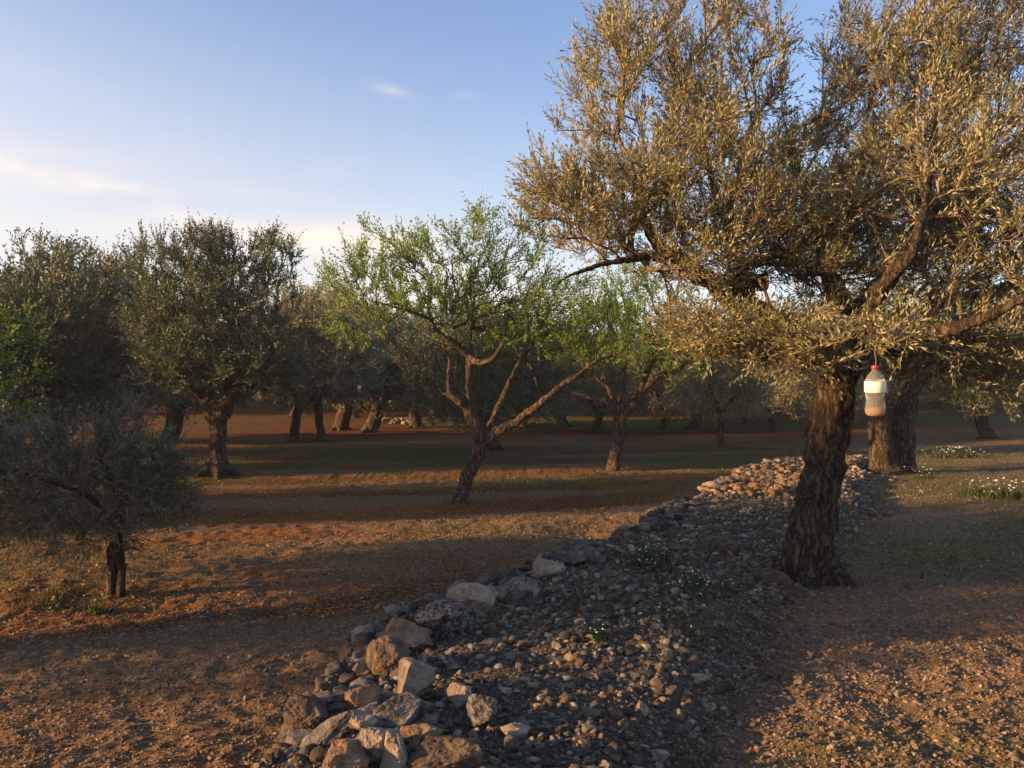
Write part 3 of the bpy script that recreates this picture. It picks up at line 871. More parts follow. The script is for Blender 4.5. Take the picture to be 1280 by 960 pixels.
def roots(r0, reach, n_, seed, h=.32, cx=0., cy=0.):
    r_ = np.random.default_rng(seed); out = []
    for i in range(n_):
        a = 6.283 * (i + r_.uniform(-.3, .3)) / n_; q = reach * r_.uniform(.7, 1.2); c_, s_ = math.cos(a), math.sin(a)
        out.append(([(cx + c_ * r0 * .35, cy + s_ * r0 * .35, h, r0 * .42), (cx + c_ * r0 * .85, cy + s_ * r0 * .85, h * .35, r0 * .42), (cx + c_ * (r0 + q * .45), cy + s_ * (r0 + q * .45), .03, r0 * .28), (cx + c_ * (r0 + q), cy + s_ * (r0 + q), -.07, r0 * .12)], 99))
    return out
limbs += roots(.22, .30, 6, 4, .38)
def B(px, py, dd, w, dep, h, k): return px_lobe(px, py, D0 + dd, w, dep, h, k, G0)
lobes = [
 B(810, 170, -.6, 118, 1.0, 170, 270), B(765, 90, -.4, 62, .7, 85, 70), B(905, 95, -.2, 80, .9, 120, 190), B(735, 262, -.8, 88, .8, 62, 150), B(690, 235, -.7, 48, .5, 45, 45),
 B(880, 240, -.9, 120, .9, 95, 230), B(880, 335, -1.1, 70, .5, 30, 55), B(985, 225, 0, 60, 1.0, 70, 110), B(985, 290, -.6, 105, 1.0, 75, 230),
 B(1100, 120, -.3, 75, 1.0, 150, 300), B(1175, 60, 0, 95, 1.0, 90, 260), B(1245, 150, -.4, 100, 1.1, 190, 330), B(1150, 240, -.8, 100, 1.1, 100, 300),
 B(1240, 320, -1.0, 100, 1.0, 85, 230), B(1050, 320, -.8, 80, .7, 70, 170),
 B(955, 432, -1.0, 95, .6, 36, 160), B(1015, 440, -1.2, 50, .5, 32, 80), B(865, 415, -.8, 55, .5, 40, 60), B(1225, 440, -.8, 90, 1.0, 62, 280), B(1150, 440, -1.0, 60, .6, 40, 80),
 B(1105, 425, -2.3, 40, .4, 20, 26), B(1330, 330, -.6, 110, 1.4, 200, 260), B(1180, 220, 1.2, 200, .8, 150, 110), B(920, 220, .8, 130, .7, 100, 50), B(1300, 60, .2, 120, 1.2, 120, 120), B(850, 20, -.3, 90, .9, 60, 60),
]
TREES.append(make_tree('olive_tree', 'biggest olive tree with thick dark gnarled trunk on the stone wall and golden sunlit crown', 'olive tree', tuple(G0), limbs, lobes, seed=3,
    per_tip=4, remesh=.020, sides=20, rough=.15, seg=.16, leaf=.054, width=.0112, n=12, L=.22, up=.75, tip=.0029, sprig_nodes=.22))
big = TREES[-1]
v, f, a = tube(catmull(np.array([tuple(Pd(956, 353, D0 - .66) - G0) + (.062,), tuple(Pd(959, 353, D0 - .66) - G0) + (.061,)]), .02), 14)
obj('cut_face', mesh_np('cut_face', v, f, M['cut_wood'], True), big)

# --- small olive at the left edge
D1, G1 = ground_at(147, 742)
limbs = [px_limb([(143, 748, D1, .058), (141, 715, D1, .046), (141, 690, D1, .042), (146, 672, D1, .04), (150, 640, D1, .045), (140, 600, D1, .03), (120, 560, D1, .02)], G1, 3),
         px_limb([(152, 748, D1 - .02, .045), (153, 715, D1 - .02, .038), (150, 685, D1, .045), (150, 650, D1, .04), (160, 600, D1 - .1, .028), (175, 560, D1, .018)], G1, 3),
         px_limb([(148, 660, D1, .035), (110, 620, D1 - .2, .025), (60, 600, D1 - .3, .017), (20, 590, D1 - .3, .01)], G1, 1),
         px_limb([(150, 690, D1, .012), (165, 684, D1 - .1, .008), (180, 690, D1 - .15, .005)], G1, 9)]
lobes = [px_lobe(*a_, G1) for a_ in ((95, 605, D1, 118, .8, 66, 170), (25, 605, D1, 75, .8, 62, 110), (160, 585, D1, 60, .6, 45, 80), (195, 610, D1, 42, .5, 40, 60), (215, 640, D1, 22, .3, 18, 14), (85, 665, D1, 100, .7, 30, 90), (155, 532, D1, 30, .35, 22, 20), (100, 545, D1, 30, .4, 18, 16), (45, 545, D1, 30, .4, 18, 16), (215, 600, D1, 24, .3, 16, 12), (-40, 600, D1, 80, .8, 90, 110))]
TREES.append(make_tree('olive_tree', 'small bushy young olive with split stem at the left edge', 'olive tree', tuple(G1), limbs, lobes, seed=9, per_tip=3, seg=.12, leaf=.066, width=.012, n=12, L=.27, up=.35, droop=.10, tip=.0018, leafmat=M['olive_leaf_grey'], sprig_nodes=.35))

# --- the almond in the middle
D2, G2 = ground_at(577, 629)
def a2(l, f=0): return px_limb(l, G2, f)
limbs = [
 a2([(574, 638, D2, .17), (578, 615, D2, .115), (588, 590, D2, .112), (599, 565, D2, .118), (603, 547, D2, .10)], 9),
 a2([(601, 556, D2, .12), (596, 535, D2, .10), (588, 518, D2, .09), (584, 490, D2, .08), (586, 465, D2, .072), (588, 447, D2, .065), (596, 452, D2 - .1, .062), (608, 453, D2 - .2, .058), (620, 445, D2 - .2, .05), (628, 430, D2 - .2, .04), (632, 405, D2 - .2, .028), (640, 370, D2, .02)], 9),
 a2([(588, 447, D2, .06), (572, 432, D2 - .1, .05), (552, 419, D2 - .2, .045), (543, 410, D2 - .2, .04), (539, 400, D2 - .2, .035), (515, 390, D2 - .3, .028), (480, 380, D2 - .3, .022), (440, 372, D2 - .3, .014)], 3),
 a2([(586, 510, D2, .07), (575, 504, D2 - .1, .065), (563, 492, D2 - .1, .05), (561, 470, D2 - .1, .042), (562, 450, D2, .036), (556, 435, D2, .03), (545, 400, D2 + .2, .02)], 5),
 a2([(568, 500, D2 - .1, .035), (555, 492, D2 - .1, .025), (546, 483, D2 - .1, .014)], 9),
 a2([(603, 556, D2, .12), (622, 540, D2 - .1, .085), (650, 524, D2 - .2, .075), (675, 505, D2 - .3, .066), (700, 484, D2 - .3, .055), (725, 468, D2 - .3, .045), (745, 452, D2 - .3, .034), (775, 442, D2 - .3, .02)], 5),
 a2([(608, 545, D2 + .1, .08), (625, 505, D2 + .6, .06), (640, 470, D2 + .8, .045), (655, 445, D2 + .8, .03), (690, 400, D2 + .8, .02)], 3),
 a2([(672, 482, D2 + .2, .03), (665, 462, D2 + .2, .032), (650, 444, D2 + .3, .03), (640, 440, D2 + .4, .026)], 9),
 a2([(587, 455, D2, .035), (590, 410, D2, .026), (588, 350, D2, .02), (591, 300, D2, .012)], 1),
 a2([(572, 432, D2 - .1, .025), (566, 410, D2, .018), (565, 385, D2, .012)], 1),
 a2([(513, 470, D2 - .3, .018), (509, 450, D2 - .3, .022), (500, 438, D2 - .3, .022), (486, 425, D2 - .3, .018), (470, 400, D2 - .3, .014)], 3),
]
def C_(px, py, dd, w, dep, h, k): return px_lobe(px, py, D2 + dd, w, dep, h, k, G2)
lobes = [C_(480, 320, -.2, 52, .8, 40, 90), C_(540, 345, 0, 62, 1.0, 62, 150), C_(600, 320, 0, 38, .7, 60, 85), C_(598, 268, 0, 14, .3, 22, 12), C_(470, 375, -.1, 70, .8, 36, 90),
         C_(425, 345, -.2, 32, .5, 26, 35), C_(640, 365, .2, 70, 1.2, 62, 150), C_(700, 395, .1, 62, 1.0, 48, 130), C_(760, 405, -.1, 40, .7, 38, 60), C_(600, 400, .8, 90, .8, 45, 80), C_(660, 300, .3, 40, .6, 40, 35), C_(440, 420, 0, 45, .5, 22, 22), C_(650, 420, .4, 70, .8, 26, 60), C_(715, 435, .2, 50, .7, 24, 45), C_(540, 385, .2, 60, .8, 30, 50)]
TREES.append(make_tree('almond_tree', 'airy green almond tree with crooked leaning trunk and sunlit bent limbs in the middle', 'almond tree', tuple(G2), limbs, lobes, 'almond', seed=14, per_tip=3, seg=.24, leaf=.085, width=.021, n=10, L=.28, up=.8, spread=.8, remesh=.028, sides=14, tip=.004, sprig_nodes=.3, grow_up=.5))

# --- second almond
D3, G3 = ground_at(767, 588)
def a3(l, f=0): return px_limb(l, G3, f)
limbs = [
 a3([(766, 594, D3, .19), (768, 570, D3, .15), (773, 545, D3, .145), (777, 518, D3, .15), (776, 505, D3, .10)], 9),
 a3([(776, 520, D3, .13), (762, 505, D3 - .2, .10), (745, 500, D3 - .3, .07), (720, 492, D3 - .4, .045), (695, 488, D3 - .4, .03)], 4),
 a3([(770, 512, D3, .08), (764, 490, D3 - .3, .06), (752, 478, D3 - .3, .035), (740, 466, D3 - .3, .02)], 2),
 a3([(778, 518, D3, .15), (796, 500, D3, .12), (803, 482, D3, .10), (812, 455, D3, .07), (816, 432, D3, .045), (812, 400, D3, .03)], 3),
 a3([(800, 492, D3, .09), (822, 472, D3 - .1, .075), (845, 464, D3 - .2, .06), (862, 450, D3 - .2, .04), (880, 425, D3 - .2, .02)], 2),
 a3([(803, 482, D3, .06), (818, 450, D3 + .1, .045), (840, 425, D3 + .2, .03)], 1),
 a3([(772, 512, D3, .07), (780, 470, D3 + .2, .05), (770, 430, D3 + .3, .03), (765, 400, D3 + .3, .02)], 1)]
def C3(px, py, dd, w, dep, h, k): return px_lobe(px, py, D3 + dd, w, dep, h, k, G3)
lobes = [C3(750, 420, 0, 60, 1.2, 42, 130), C3(810, 385, 0, 60, 1.2, 48, 150), C3(860, 420, -.2, 42, 1.0, 45, 90), C3(790, 450, .3, 60, 1.2, 30, 70), C3(720, 455, 0, 38, .8, 28, 50), C3(775, 350, 0, 40, .8, 25, 45), C3(845, 455, -.3, 45, .9, 30, 70), C3(740, 395, .2, 45, .9, 35, 60), C3(800, 430, -.5, 50, .8, 30, 60)]
TREES.append(make_tree('almond_tree', 'dark forked almond tree between the middle almond and the old olive trunk', 'almond tree', tuple(G3), limbs, lobes, 'almond', seed=19, per_tip=4, seg=.3, leaf=.09, width=.026, n=9, L=.32, up=.7, spread=.8, tip=.006, sides=12, sprig_nodes=.3))

# --- broad olive left of centre
D4, G4 = ground_at(272, 594)
def a4(l, f=0): return px_limb(l, G4, f)
limbs = [
 a4([(272, 602, D4, .34), (271, 590, D4, .24), (272, 570, D4, .19), (273, 545, D4, .18), (272, 520, D4, .19), (274, 500, D4, .17)], 9),
 a4([(268, 525, D4, .17), (258, 502, D4, .14), (262, 480, D4, .13), (262, 462, D4 - .1, .11), (255, 420, D4 - .1, .08), (240, 360, D4, .05)], 3),
 a4([(278, 520, D4, .17), (286, 500, D4, .15), (300, 486, D4, .12), (320, 478, D4, .09), (340, 440, D4, .07), (345, 380, D4, .05)], 3),
 a4([(255, 500, D4, .10), (235, 480, D4 - .2, .08), (210, 450, D4 - .2, .06), (195, 400, D4, .04)], 1),
 a4([(285, 500, D4, .12), (290, 450, D4 + .3, .09), (290, 390, D4 + .3, .06), (290, 330, D4 + .3, .04)], 1)]
limbs += roots(.26, .40, 6, 8, .4)
def C4(px, py, dd, w, dep, h, k): return px_lobe(px, py, D4 + dd, w, dep, h, k, G4)
lobes = [C4(195, 335, 0, 34, .9, 42, 80), C4(250, 325, 0, 40, 1.0, 44, 110), C4(272, 305, 0, 24, .6, 26, 40), C4(342, 325, 0, 30, .8, 38, 75), C4(240, 390, -.4, 72, 1.2, 55, 200), C4(310, 385, 0, 62, 1.3, 50, 180),
         C4(240, 440, -.5, 62, 1.1, 34, 120), C4(190, 410, 0, 38, 1.0, 55, 90), C4(340, 440, 0, 42, 1.1, 45, 90), C4(290, 350, .4, 60, 1.0, 45, 90), C4(225, 470, -.6, 50, .9, 22, 70), C4(335, 475, -.2, 40, 1.0, 25, 70), C4(300, 455, -.8, 50, .8, 25, 60)]
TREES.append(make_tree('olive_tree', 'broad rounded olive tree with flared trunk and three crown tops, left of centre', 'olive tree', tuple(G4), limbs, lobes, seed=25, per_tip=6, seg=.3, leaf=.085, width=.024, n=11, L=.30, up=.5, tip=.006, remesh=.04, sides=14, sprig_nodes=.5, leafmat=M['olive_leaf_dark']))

# --- the double-trunked olive right behind the old one
D5, G5 = ground_at(1112, 592)
def a5(l, f=0): return px_limb(l, G5, f)
limbs = [
 a5([(1104, 602, D5, .34), (1103, 585, D5, .25), (1101, 560, D5, .23), (1099, 535, D5, .22), (1097, 505, D5, .20), (1090, 470, D5, .14), (1060, 430, D5, .09)], 5),
 a5([(1124, 602, D5 + .2, .36), (1125, 580, D5 + .2, .27), (1128, 550, D5 + .2, .25), (1132, 515, D5 + .2, .22), (1145, 480, D5 + .2, .15), (1190, 440, D5 + .2, .10)], 4),
 a5([(1095, 500, D5, .13), (1085, 440, D5 + .6, .10), (1080, 360, D5 + .8, .06)], 1),
 a5([(1110, 600, D5 - .2, .18), (1135, 601, D5 - .3, .09), (1150, 604, D5 - .4, .04)], 9)]
limbs += roots(.24, .35, 5, 12, .35, -.12, .05) + roots(.24, .35, 5, 13, .35, .2, .2)
lobes = [px_lobe(a_, b_, D5 + .4, w, 2, h, k, G5) for a_, b_, w, h, k in ((1060, 400, 110, 80, 220), (1180, 400, 130, 90, 260), (1120, 320, 130, 90, 180), (1000, 440, 80, 45, 90), (1230, 460, 70, 45, 120))]
TREES.append(make_tree('olive_tree', 'old olive with two thick trunks standing right behind the biggest one', 'olive tree', tuple(G5), limbs, lobes, seed=31, per_tip=4, seg=.3, leaf=.085, width=.022, n=9, L=.3, up=.5, tip=.006, remesh=.035, sides=14, leafmat=M['olive_leaf'], sprig_nodes=.3))

# --- generic trees, copied with their parts
def generic(kind, seed, h=4.6, rad=2.3, name=None, trunk_h=1.2, lab='', double=False, k=1250, tr=None, skirt=True, lm=None):
    r_ = np.random.default_rng(seed)
    limbs = []
    lean = r_.normal(size=2) * .12
    tr = tr or (.26 if kind == 'olive' else .17)
    limbs.append(([(0, 0, -.15, tr * 1.5), (0, 0, .1, tr * 1.1), (lean[0], lean[1], trunk_h * .6, tr), (lean[0] * 1.6, lean[1] * 1.6, trunk_h, tr * .95)], 9))
    limbs += roots(tr * .95, tr * 1.3, 5, seed, tr * 1.3)
    top = np.array([lean[0] * 1.6, lean[1] * 1.6, trunk_h])
    nl_ = 4 if kind == 'olive' else 4
    lobes = []
    for i in range(nl_):
        a = 6.283 * (i + r_.uniform(-.25, .25)) / nl_
        out = np.array([math.cos(a), math.sin(a), 0])
        p1 = top + out * rad * .22 + np.array([0, 0, .45]); p2 = top + out * rad * .45 + np.array([0, 0, 1.1 + r_.uniform(-.2, .3)]); p3 = top + out * rad * .6 + np.array([0, 0, 1.9])
        limbs.append(([tuple(top - [0, 0, .15]) + (tr * .6,), tuple(p1) + (tr * .45,), tuple(p2) + (tr * .28,), tuple(p3) + (tr * .14,)], 2))
        rl = rad * r_.uniform(.42, .55)
        lobes.append((top + out * rad * .55 + np.array([0, 0, (h - trunk_h) * r_.uniform(.42, .62)]), (rl, rl, (h - trunk_h) * .42), k // 5))
    lobes.append((top + np.array([0, 0, (h - trunk_h) * .62]), (rad * .5, rad * .5, (h - trunk_h) * .40), k // 4))
    lobes.append((top + np.array([0, 0, (h - trunk_h) * (.14 if skirt else .34)]), (rad * .98, rad * .98, (h - trunk_h) * (.26 if skirt else .18)), k // 4))
    t = make_tree(name, lab, 'olive tree' if kind == 'olive' else 'almond tree', (0, 0, 0), limbs, lobes, kind, seed=seed, per_tip=4, seg=.35, leaf=.10, width=.030 if kind == 'olive' else .034,
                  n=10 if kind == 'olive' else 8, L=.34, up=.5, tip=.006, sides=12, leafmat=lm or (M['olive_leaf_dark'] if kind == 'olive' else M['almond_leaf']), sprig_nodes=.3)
    return t
def place(t, x, y, rz, s, label, group=None, sink=.05):
    t.location = (x, y, float(base_h(x, y)) - sink); t.rotation_euler = (0, 0, rz); t.scale = s if isinstance(s, tuple) else (s, s, s)
    t['label'] = label
    if group: t['group'] = group
    elif 'group' in t: del t['group']
    return t
def copy_tree(t):
    r_ = t.copy(); COL.objects.link(r_)
    for ch in list(t.children):
        c = ch.copy(); COL.objects.link(c); c.parent = r_
    return r_
PROTO = {'oa': generic('olive', 101, 4.8, 2.4, 'olive_tree'), 'ob': generic('olive', 102, 4.4, 2.6, 'olive_tree', 1.0), 'oc': generic('olive', 103, 5.2, 2.2, 'olive_tree', 1.4, lm=M['olive_leaf']), 'of': generic('olive', 107, 4.3, 2.4, 'olive_tree', 1.0, k=1000, tr=.16, lm=M['olive_leaf']),  # oc, of and od get the brighter leaf colour in place of sunlight
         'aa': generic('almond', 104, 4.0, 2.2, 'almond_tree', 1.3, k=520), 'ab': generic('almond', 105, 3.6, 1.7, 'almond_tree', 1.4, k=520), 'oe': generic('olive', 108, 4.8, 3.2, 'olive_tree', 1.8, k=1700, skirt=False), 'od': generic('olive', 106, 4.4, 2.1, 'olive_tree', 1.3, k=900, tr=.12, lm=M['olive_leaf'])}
used = set()
def put(key, x, y, rz, s, label, group=None):
    t = PROTO[key] if key not in used else copy_tree(PROTO[key])
    used.add(key)
    return place(t, x, y, rz, s, label, group)
def put_px(key, px, py, rz, s, label, group=None, d=None):
    if d is None: d, g = ground_at(px, py)
    return put(key, (px - 640) / FPX * d, d, rz, s, label, group)

G_MID = 'olive and almond trees standing in the grove'
put_px('oa', 75, 545, .4, 1.2, 'tall olive just behind the small bushy one, trunk mostly hidden', G_MID, d=21.5)
put_px('ob', 22, 545, 2.0, 1.15, 'dark olive at the left frame edge behind the green almond branch', G_MID, d=25)
put_px('aa', -125, 640, 1.0, .95, 'green almond reaching in from the left frame edge', G_MID, d=13.6)
put_px('od', 367, 551, .3, 1.4, 'dark olive with plain thin trunk beside the broad olive', G_MID)
put_px('od', 402, 552, 2.3, 1.3, 'dark olive with the thinnest trunk, in front of a thick flared trunk', G_MID)
put_px('oc', 425, 538, 1.3, 1.3, 'dark dense olive with thick flared trunk left of the middle almond', G_MID)
put_px('ob', 615, 563, 3.0, 1.1, 'shaded olive directly behind the middle almond', G_MID)
put_px('oa', 703, 534, 4.0, 1.05, 'distant olive with bare flared trunk right of the middle almond', G_MID)
put_px('oc', 543, 522, 5.0, .9, 'distant olive with short dark trunk left of the middle almond', G_MID)
put_px('of', 825, 543, 1.0, 1.0, 'olive with two leaning trunks behind the dark forked almond', G_MID)
put_px('od', 900, 559, .8, .95, 'slim straight olive left of the old olive trunk', G_MID)
put_px('od', 966, 540, 2.8, 1.0, 'slim leaning olive nearest the old olive trunk on its left', G_MID)
put_px('oa', 1235, 545, 5.2, .9, 'shaded olive behind the white flowers at the right', G_MID, d=30)

for key, px, d, rz, s_, lab in (('oa', -10, 19.5, 1.1, .95, 'olive hanging low at the left frame edge behind the small bushy one'), ('oc', 128, 26, 2.2, 1.15, 'dark olive crown filling the gap left of the broad olive'),
        ('oa', 212, 31, 3.3, 1.2, 'dark olive seen under and behind the broad olive'),
        ('oa', 462, 37, 1.9, 1.15, 'dark olive left of and behind the middle almond limbs'), ('oc', 520, 41, 2.9, 1.1, 'dim olive behind the hanging dead twig of the middle almond'),
        ('of', 655, 41, 4.9, 1.1, 'dim olive behind the long right limb of the middle almond'), ('of', 745, 37, .2, 1.0, 'olive behind the dark forked almond, on its left'),
        ('oc', 868, 40, 5.9, 1.0, 'olive crown between the dark forked almond and the slim straight olive'), ('of', 935, 43, 4.4, 1.1, 'dim olive behind the two slim olives'),
        ('of', 1120, 40, 3.4, 1.25, 'dim olive seen between the hanging bottle and the double trunked olive'),
        ('of', 1010, 33, 1.4, 1.1, 'olive mostly hidden behind the trunk of the biggest one')):
    put_px(key, px, 500, rz, s_, lab, G_MID, d=d)

G_FAR = 'far olive trees closing off the grove'
fr = np.random.default_rng(77)
keys = ['oa', 'of', 'oc', 'aa']
row = 0
for yy_ in (50, 56, 63, 72, 84, 98, 115):
    half = .64 * yy_ + 4
    x = -half + fr.uniform(0, 4)
    while x < half:
        put(keys[fr.integers(0, 4)], x, yy_ + fr.uniform(-2.5, 2.5), fr.uniform(0, 6.28), fr.uniform(.9, 1.2) * (1 + (yy_ > 70) * .3), 'dim olive tree in the far rows beyond the open ground', G_FAR)
        x += fr.uniform(3.4, 5.6)
# orchard rows standing to the left of the view, whose shade falls across the field
G_SIDE = 'olive trees of the rows left of the view'
for key, x, y, rz, s in (('oe', -12.5, 3.7, .5, 1.0), ('oe', -13.0, -5.0, 1.5, 1.0), ('oe', -18.2, 22, 2.4, 1.0), ('oe', -22.8, 29, 3.9, 1.05), ('ab', -11.5, 11.2, 3.5, 1.0), ('oe', -21.5, 8.6, .9, .95),
                          ('oa', -27, 14.5, 1.1, 1.0)):
    put(key, x, y, rz, s, 'olive tree of the rows left of the view', G_SIDE)

# ------------------------------------------------------------------ hanging bottles
def lathe(prof, sides=24):
    prof = np.array(prof, float); a = np.arange(sides) / sides * 2 * math.pi
    V = np.concatenate([np.stack([r * np.cos(a), r * np.sin(a), np.full(sides, z)], -1) for r, z in prof])
    n_ = len(prof); ii = np.arange(n_-1)[:, None] * sides; j = np.arange(sides)[None]
    F = np.stack([ii + j, ii + (j+1) % sides, ii + sides + (j+1) % sides, ii + sides + j], -1).reshape(-1, 4)
    return V, [F.astype(np.int32)], {}
def bottle(loc, label):
    t = thing('plastic_bottle', label, 'bottle', loc, .4, 'plastic bottles hung in the trees as fly traps')
    body = [(.001, .006), (.022, .0), (.044, .006), (.051, .03), (.050, .06), (.046, .09), (.045, .13), (.049, .15), (.051, .20), (.049, .235), (.040, .262), (.024, .285), (.015, .300), (.013, .318), (.001, .318)]
    v, f, _ = lathe(body); me = mesh_np('bottle_body', v, f, M['plastic'], True); obj('bottle_body', me, t)
    v, f, _ = lathe([(.001, .009), (.021, .003), (.041, .009), (.0475, .03), (.047, .058), (.001, .0585)]); obj('liquid', mesh_np('liquid', v, f, M['liquid'], True), t)
    v, f, _ = lathe([(.0515, .158), (.0524, .160), (.0530, .195), (.0524, .228), (.0515, .230)]); obj('paper_label', mesh_np('paper_label', v, f, M['label'], True), t)
    v, f, _ = lathe([(.001, .307), (.017, .307), (.018, .310), (.018, .326), (.015, .331), (.001, .331)], 16); obj('cap', mesh_np('cap', v, f, M['red_cap'], True), t)
    v, f, _ = tube(catmull(np.array([(0, 0, .32, .0015), (.01, 0, .36, .0015), (0, 0, .40, .0015), (.004, 0, .46, .0015)]), .02), 5); obj('string', mesh_np('string', v, f, M['string'], True), t)
    return t
p = Pd(1094, 520, 4.35)
bt = bottle(tuple(p), 'near clear plastic bottle with red cap and amber liquid hanging from the old olive')
bt.rotation_euler = (math.radians(3), math.radians(-5), .6); bt.scale = (1.0, 1.0, .80)
p = Pd(449, 491, 24)
b2 = copy_tree(bt); b2.location = tuple(p); b2.rotation_euler = (0, 0, 1); b2['label'] = 'tiny far pale bottle hanging in the dark trees left of centre'

# ------------------------------------------------------------------ added haze volume
HAZE = 0.0009  # added volume lifts the far darks, standing in for veiling lens glare
if HAZE:
    hm = bpy.data.materials.new('haze'); hm.use_nodes = True
    hn, hl = hm.node_tree.nodes, hm.node_tree.links
    hn.clear()
    ho = hn.new('ShaderNodeOutputMaterial'); pv = hn.new('ShaderNodeVolumePrincipled')
    pv.inputs['Color'].default_value = (.96, .93, .90, 1); pv.inputs['Density'].default_value = HAZE; pv.inputs['Anisotropy'].default_value = .35
    hl.new(pv.outputs[0], ho.inputs['Volume'])
    hv = np.array([(x_, y_, z_) for x_ in (-510, 510) for y_ in (-70, 715) for z_ in (-3, 16)], float)
    hf = np.array([(0, 1, 3, 2), (4, 6, 7, 5), (0, 4, 5, 1), (2, 3, 7, 6), (0, 2, 6, 4), (1, 5, 7, 3)])
    tag(obj('haze', mesh_np('haze', hv, [hf], hm)), 'thin warm haze added over the grove to lift its distant darks', 'haze', kind='stuff')

# ------------------------------------------------------------------ far masonry
def far_wall(x0, x1, y, h, label, mat, seed):
    w_ = np.random.default_rng(seed)
    t = thing('field_wall', label, 'stone wall', ((x0 + x1) / 2, y, float(base_h((x0 + x1) / 2, y))))
    n_ = int((x1 - x0) * h * 42) + 30
    xs = w_.uniform(x0, x1, n_); zs = w_.uniform(0, h, n_) * (.8 + .2 * np.sin(xs * 1.3)); ys = y + w_.uniform(-.2, .2, n_)
    s_ = w_.uniform(.10, .2, n_); tt = TAN[w_.integers(0, 6, n_)]
    v, f, a = scatter(np.column_stack([xs, ys, base_h(xs, ys) + zs]), s_, tt, 1, w_, 8, (.6, 1), .3)
    obj('masonry', mesh_np('masonry', v - np.array(t.location), f, mat, False, a), t)
far_wall(11.2, 13.6, 52, .75, 'distant sunlit dry stone wall seen left of the slim olive trunk', M['rubble'], 3)
far_wall(16.6, 21.5, 53, .8, 'distant sunlit dry stone wall seen left of the old olive trunk', M['rubble'], 4)
far_wall(-6.9, -5.2, 44, .4, 'distant sunlit rubble bank under the trees left of centre', M['rubble'], 5)
x_, y_ = 14.1, 52.0
t = thing('masonry_block', 'small distant pale grey masonry block behind the slim olive trunk', 'masonry block', (x_, y_, float(base_h(x_, y_))))
import bmesh
def boxmesh(name, sx, sy, sz, z0, mat, bev=.03):
    bm = bmesh.new(); bmesh.ops.create_cube(bm, size=1)
    for q in bm.verts: q.co = Vector((q.co.x * sx, q.co.y * sy, q.co.z * sz + z0 + sz / 2))
    bmesh.ops.bevel(bm, geom=bm.edges[:], offset=bev, segments=2, affect='EDGES')
    me = bpy.data.meshes.new(name); bm.to_mesh(me); bm.free(); me.materials.append(mat); return me
obj('block_body', boxmesh('block_body', 1.6, 1.0, .85, 0, M['plaster']), t)
obj('coping', boxmesh('coping', 1.75, 1.15, .09, .852, M['plaster']), t)

# ------------------------------------------------------------------ flowers, weeds, grass, litter
def blades(P, rng, h, w, lean=.5, per=1):
    k = len(P)
    a = rng.uniform(0, 6.28, k); d = np.stack([np.cos(a), np.sin(a), np.zeros(k)], -1)
    sd = np.stack([-np.sin(a), np.cos(a), np.zeros(k)], -1)
    H = h * rng.uniform(.5, 1.3, k)[:, None]; W = w * rng.uniform(.7, 1.3, k)[:, None]
    le = rng.uniform(.1, lean, k)[:, None]
    m1 = P + d * H * le * .35 + np.array([0, 0, 1]) * H * .6
    tp = P + d * H * le + np.array([0, 0, 1]) * H
    V = np.stack([P - sd * W, P + sd * W, m1 + sd * W * .7, tp, m1 - sd * W * .7], 1)
    b5 = (np.arange(k) * 5)[:, None]
    F = (b5 + np.array([[0, 1, 2, 3, 4]])).astype(np.int32)
    return V.reshape(-1, 3), [F], {'rnd': np.repeat(rng.uniform(0, 1, k), 5)}

gr = np.random.default_rng(303)
def on_ground(p): return np.column_stack([p, height(p[:, 0], p[:, 1])])
def d_grass(x, y):
    inwall = sstep(-.2, 0, x - wall_x(y)) * sstep(.3, -.3, x - rub_x(y)) * (y < 22)
    g = sstep(.0, .6, fbm2(x * .6, y, .35, 3, 81) + .4 * fbm2(x, y, 2.2, 3, 71))
    left_patch = np.exp(-((y - 8.2) / .9) ** 2) * sstep(-2.6, -3.6, x)
    right = np.exp(-((y - 8.8) / 1.6) ** 2) * sstep(2.5, 3.5, x) * .3 + np.exp(-((y - 13.5) / 2.4) ** 2) * sstep(5, 7, x)
    band_ = np.exp(-((y - 24) / 6) ** 2)
    return np.clip(g * sstep(7, 10, y) * .5 + left_patch + right + band_ * .8, 0, 1) * (1 - inwall) * (np.abs(x) < .64 * y + .5)
p = sample_area(34000, -20, 20, 5.0, 32, d_grass, gr)
v, f, a = blades(on_ground(p), gr, .042, .0022, .9)
p2_ = sample_area(9000, -20, 20, 12, 34, d_grass, gr)
v2, f2, a2_ = blades(on_ground(p2_), gr, .06, .006, .8)
v, f, a = merge([(v, f, a), (v2, f2, a2_)])
tag(obj('grass', mesh_np('grass', v, f, M['weed'], False, a)), 'short green grass growing in patches on the red soil', 'grass', kind='stuff')
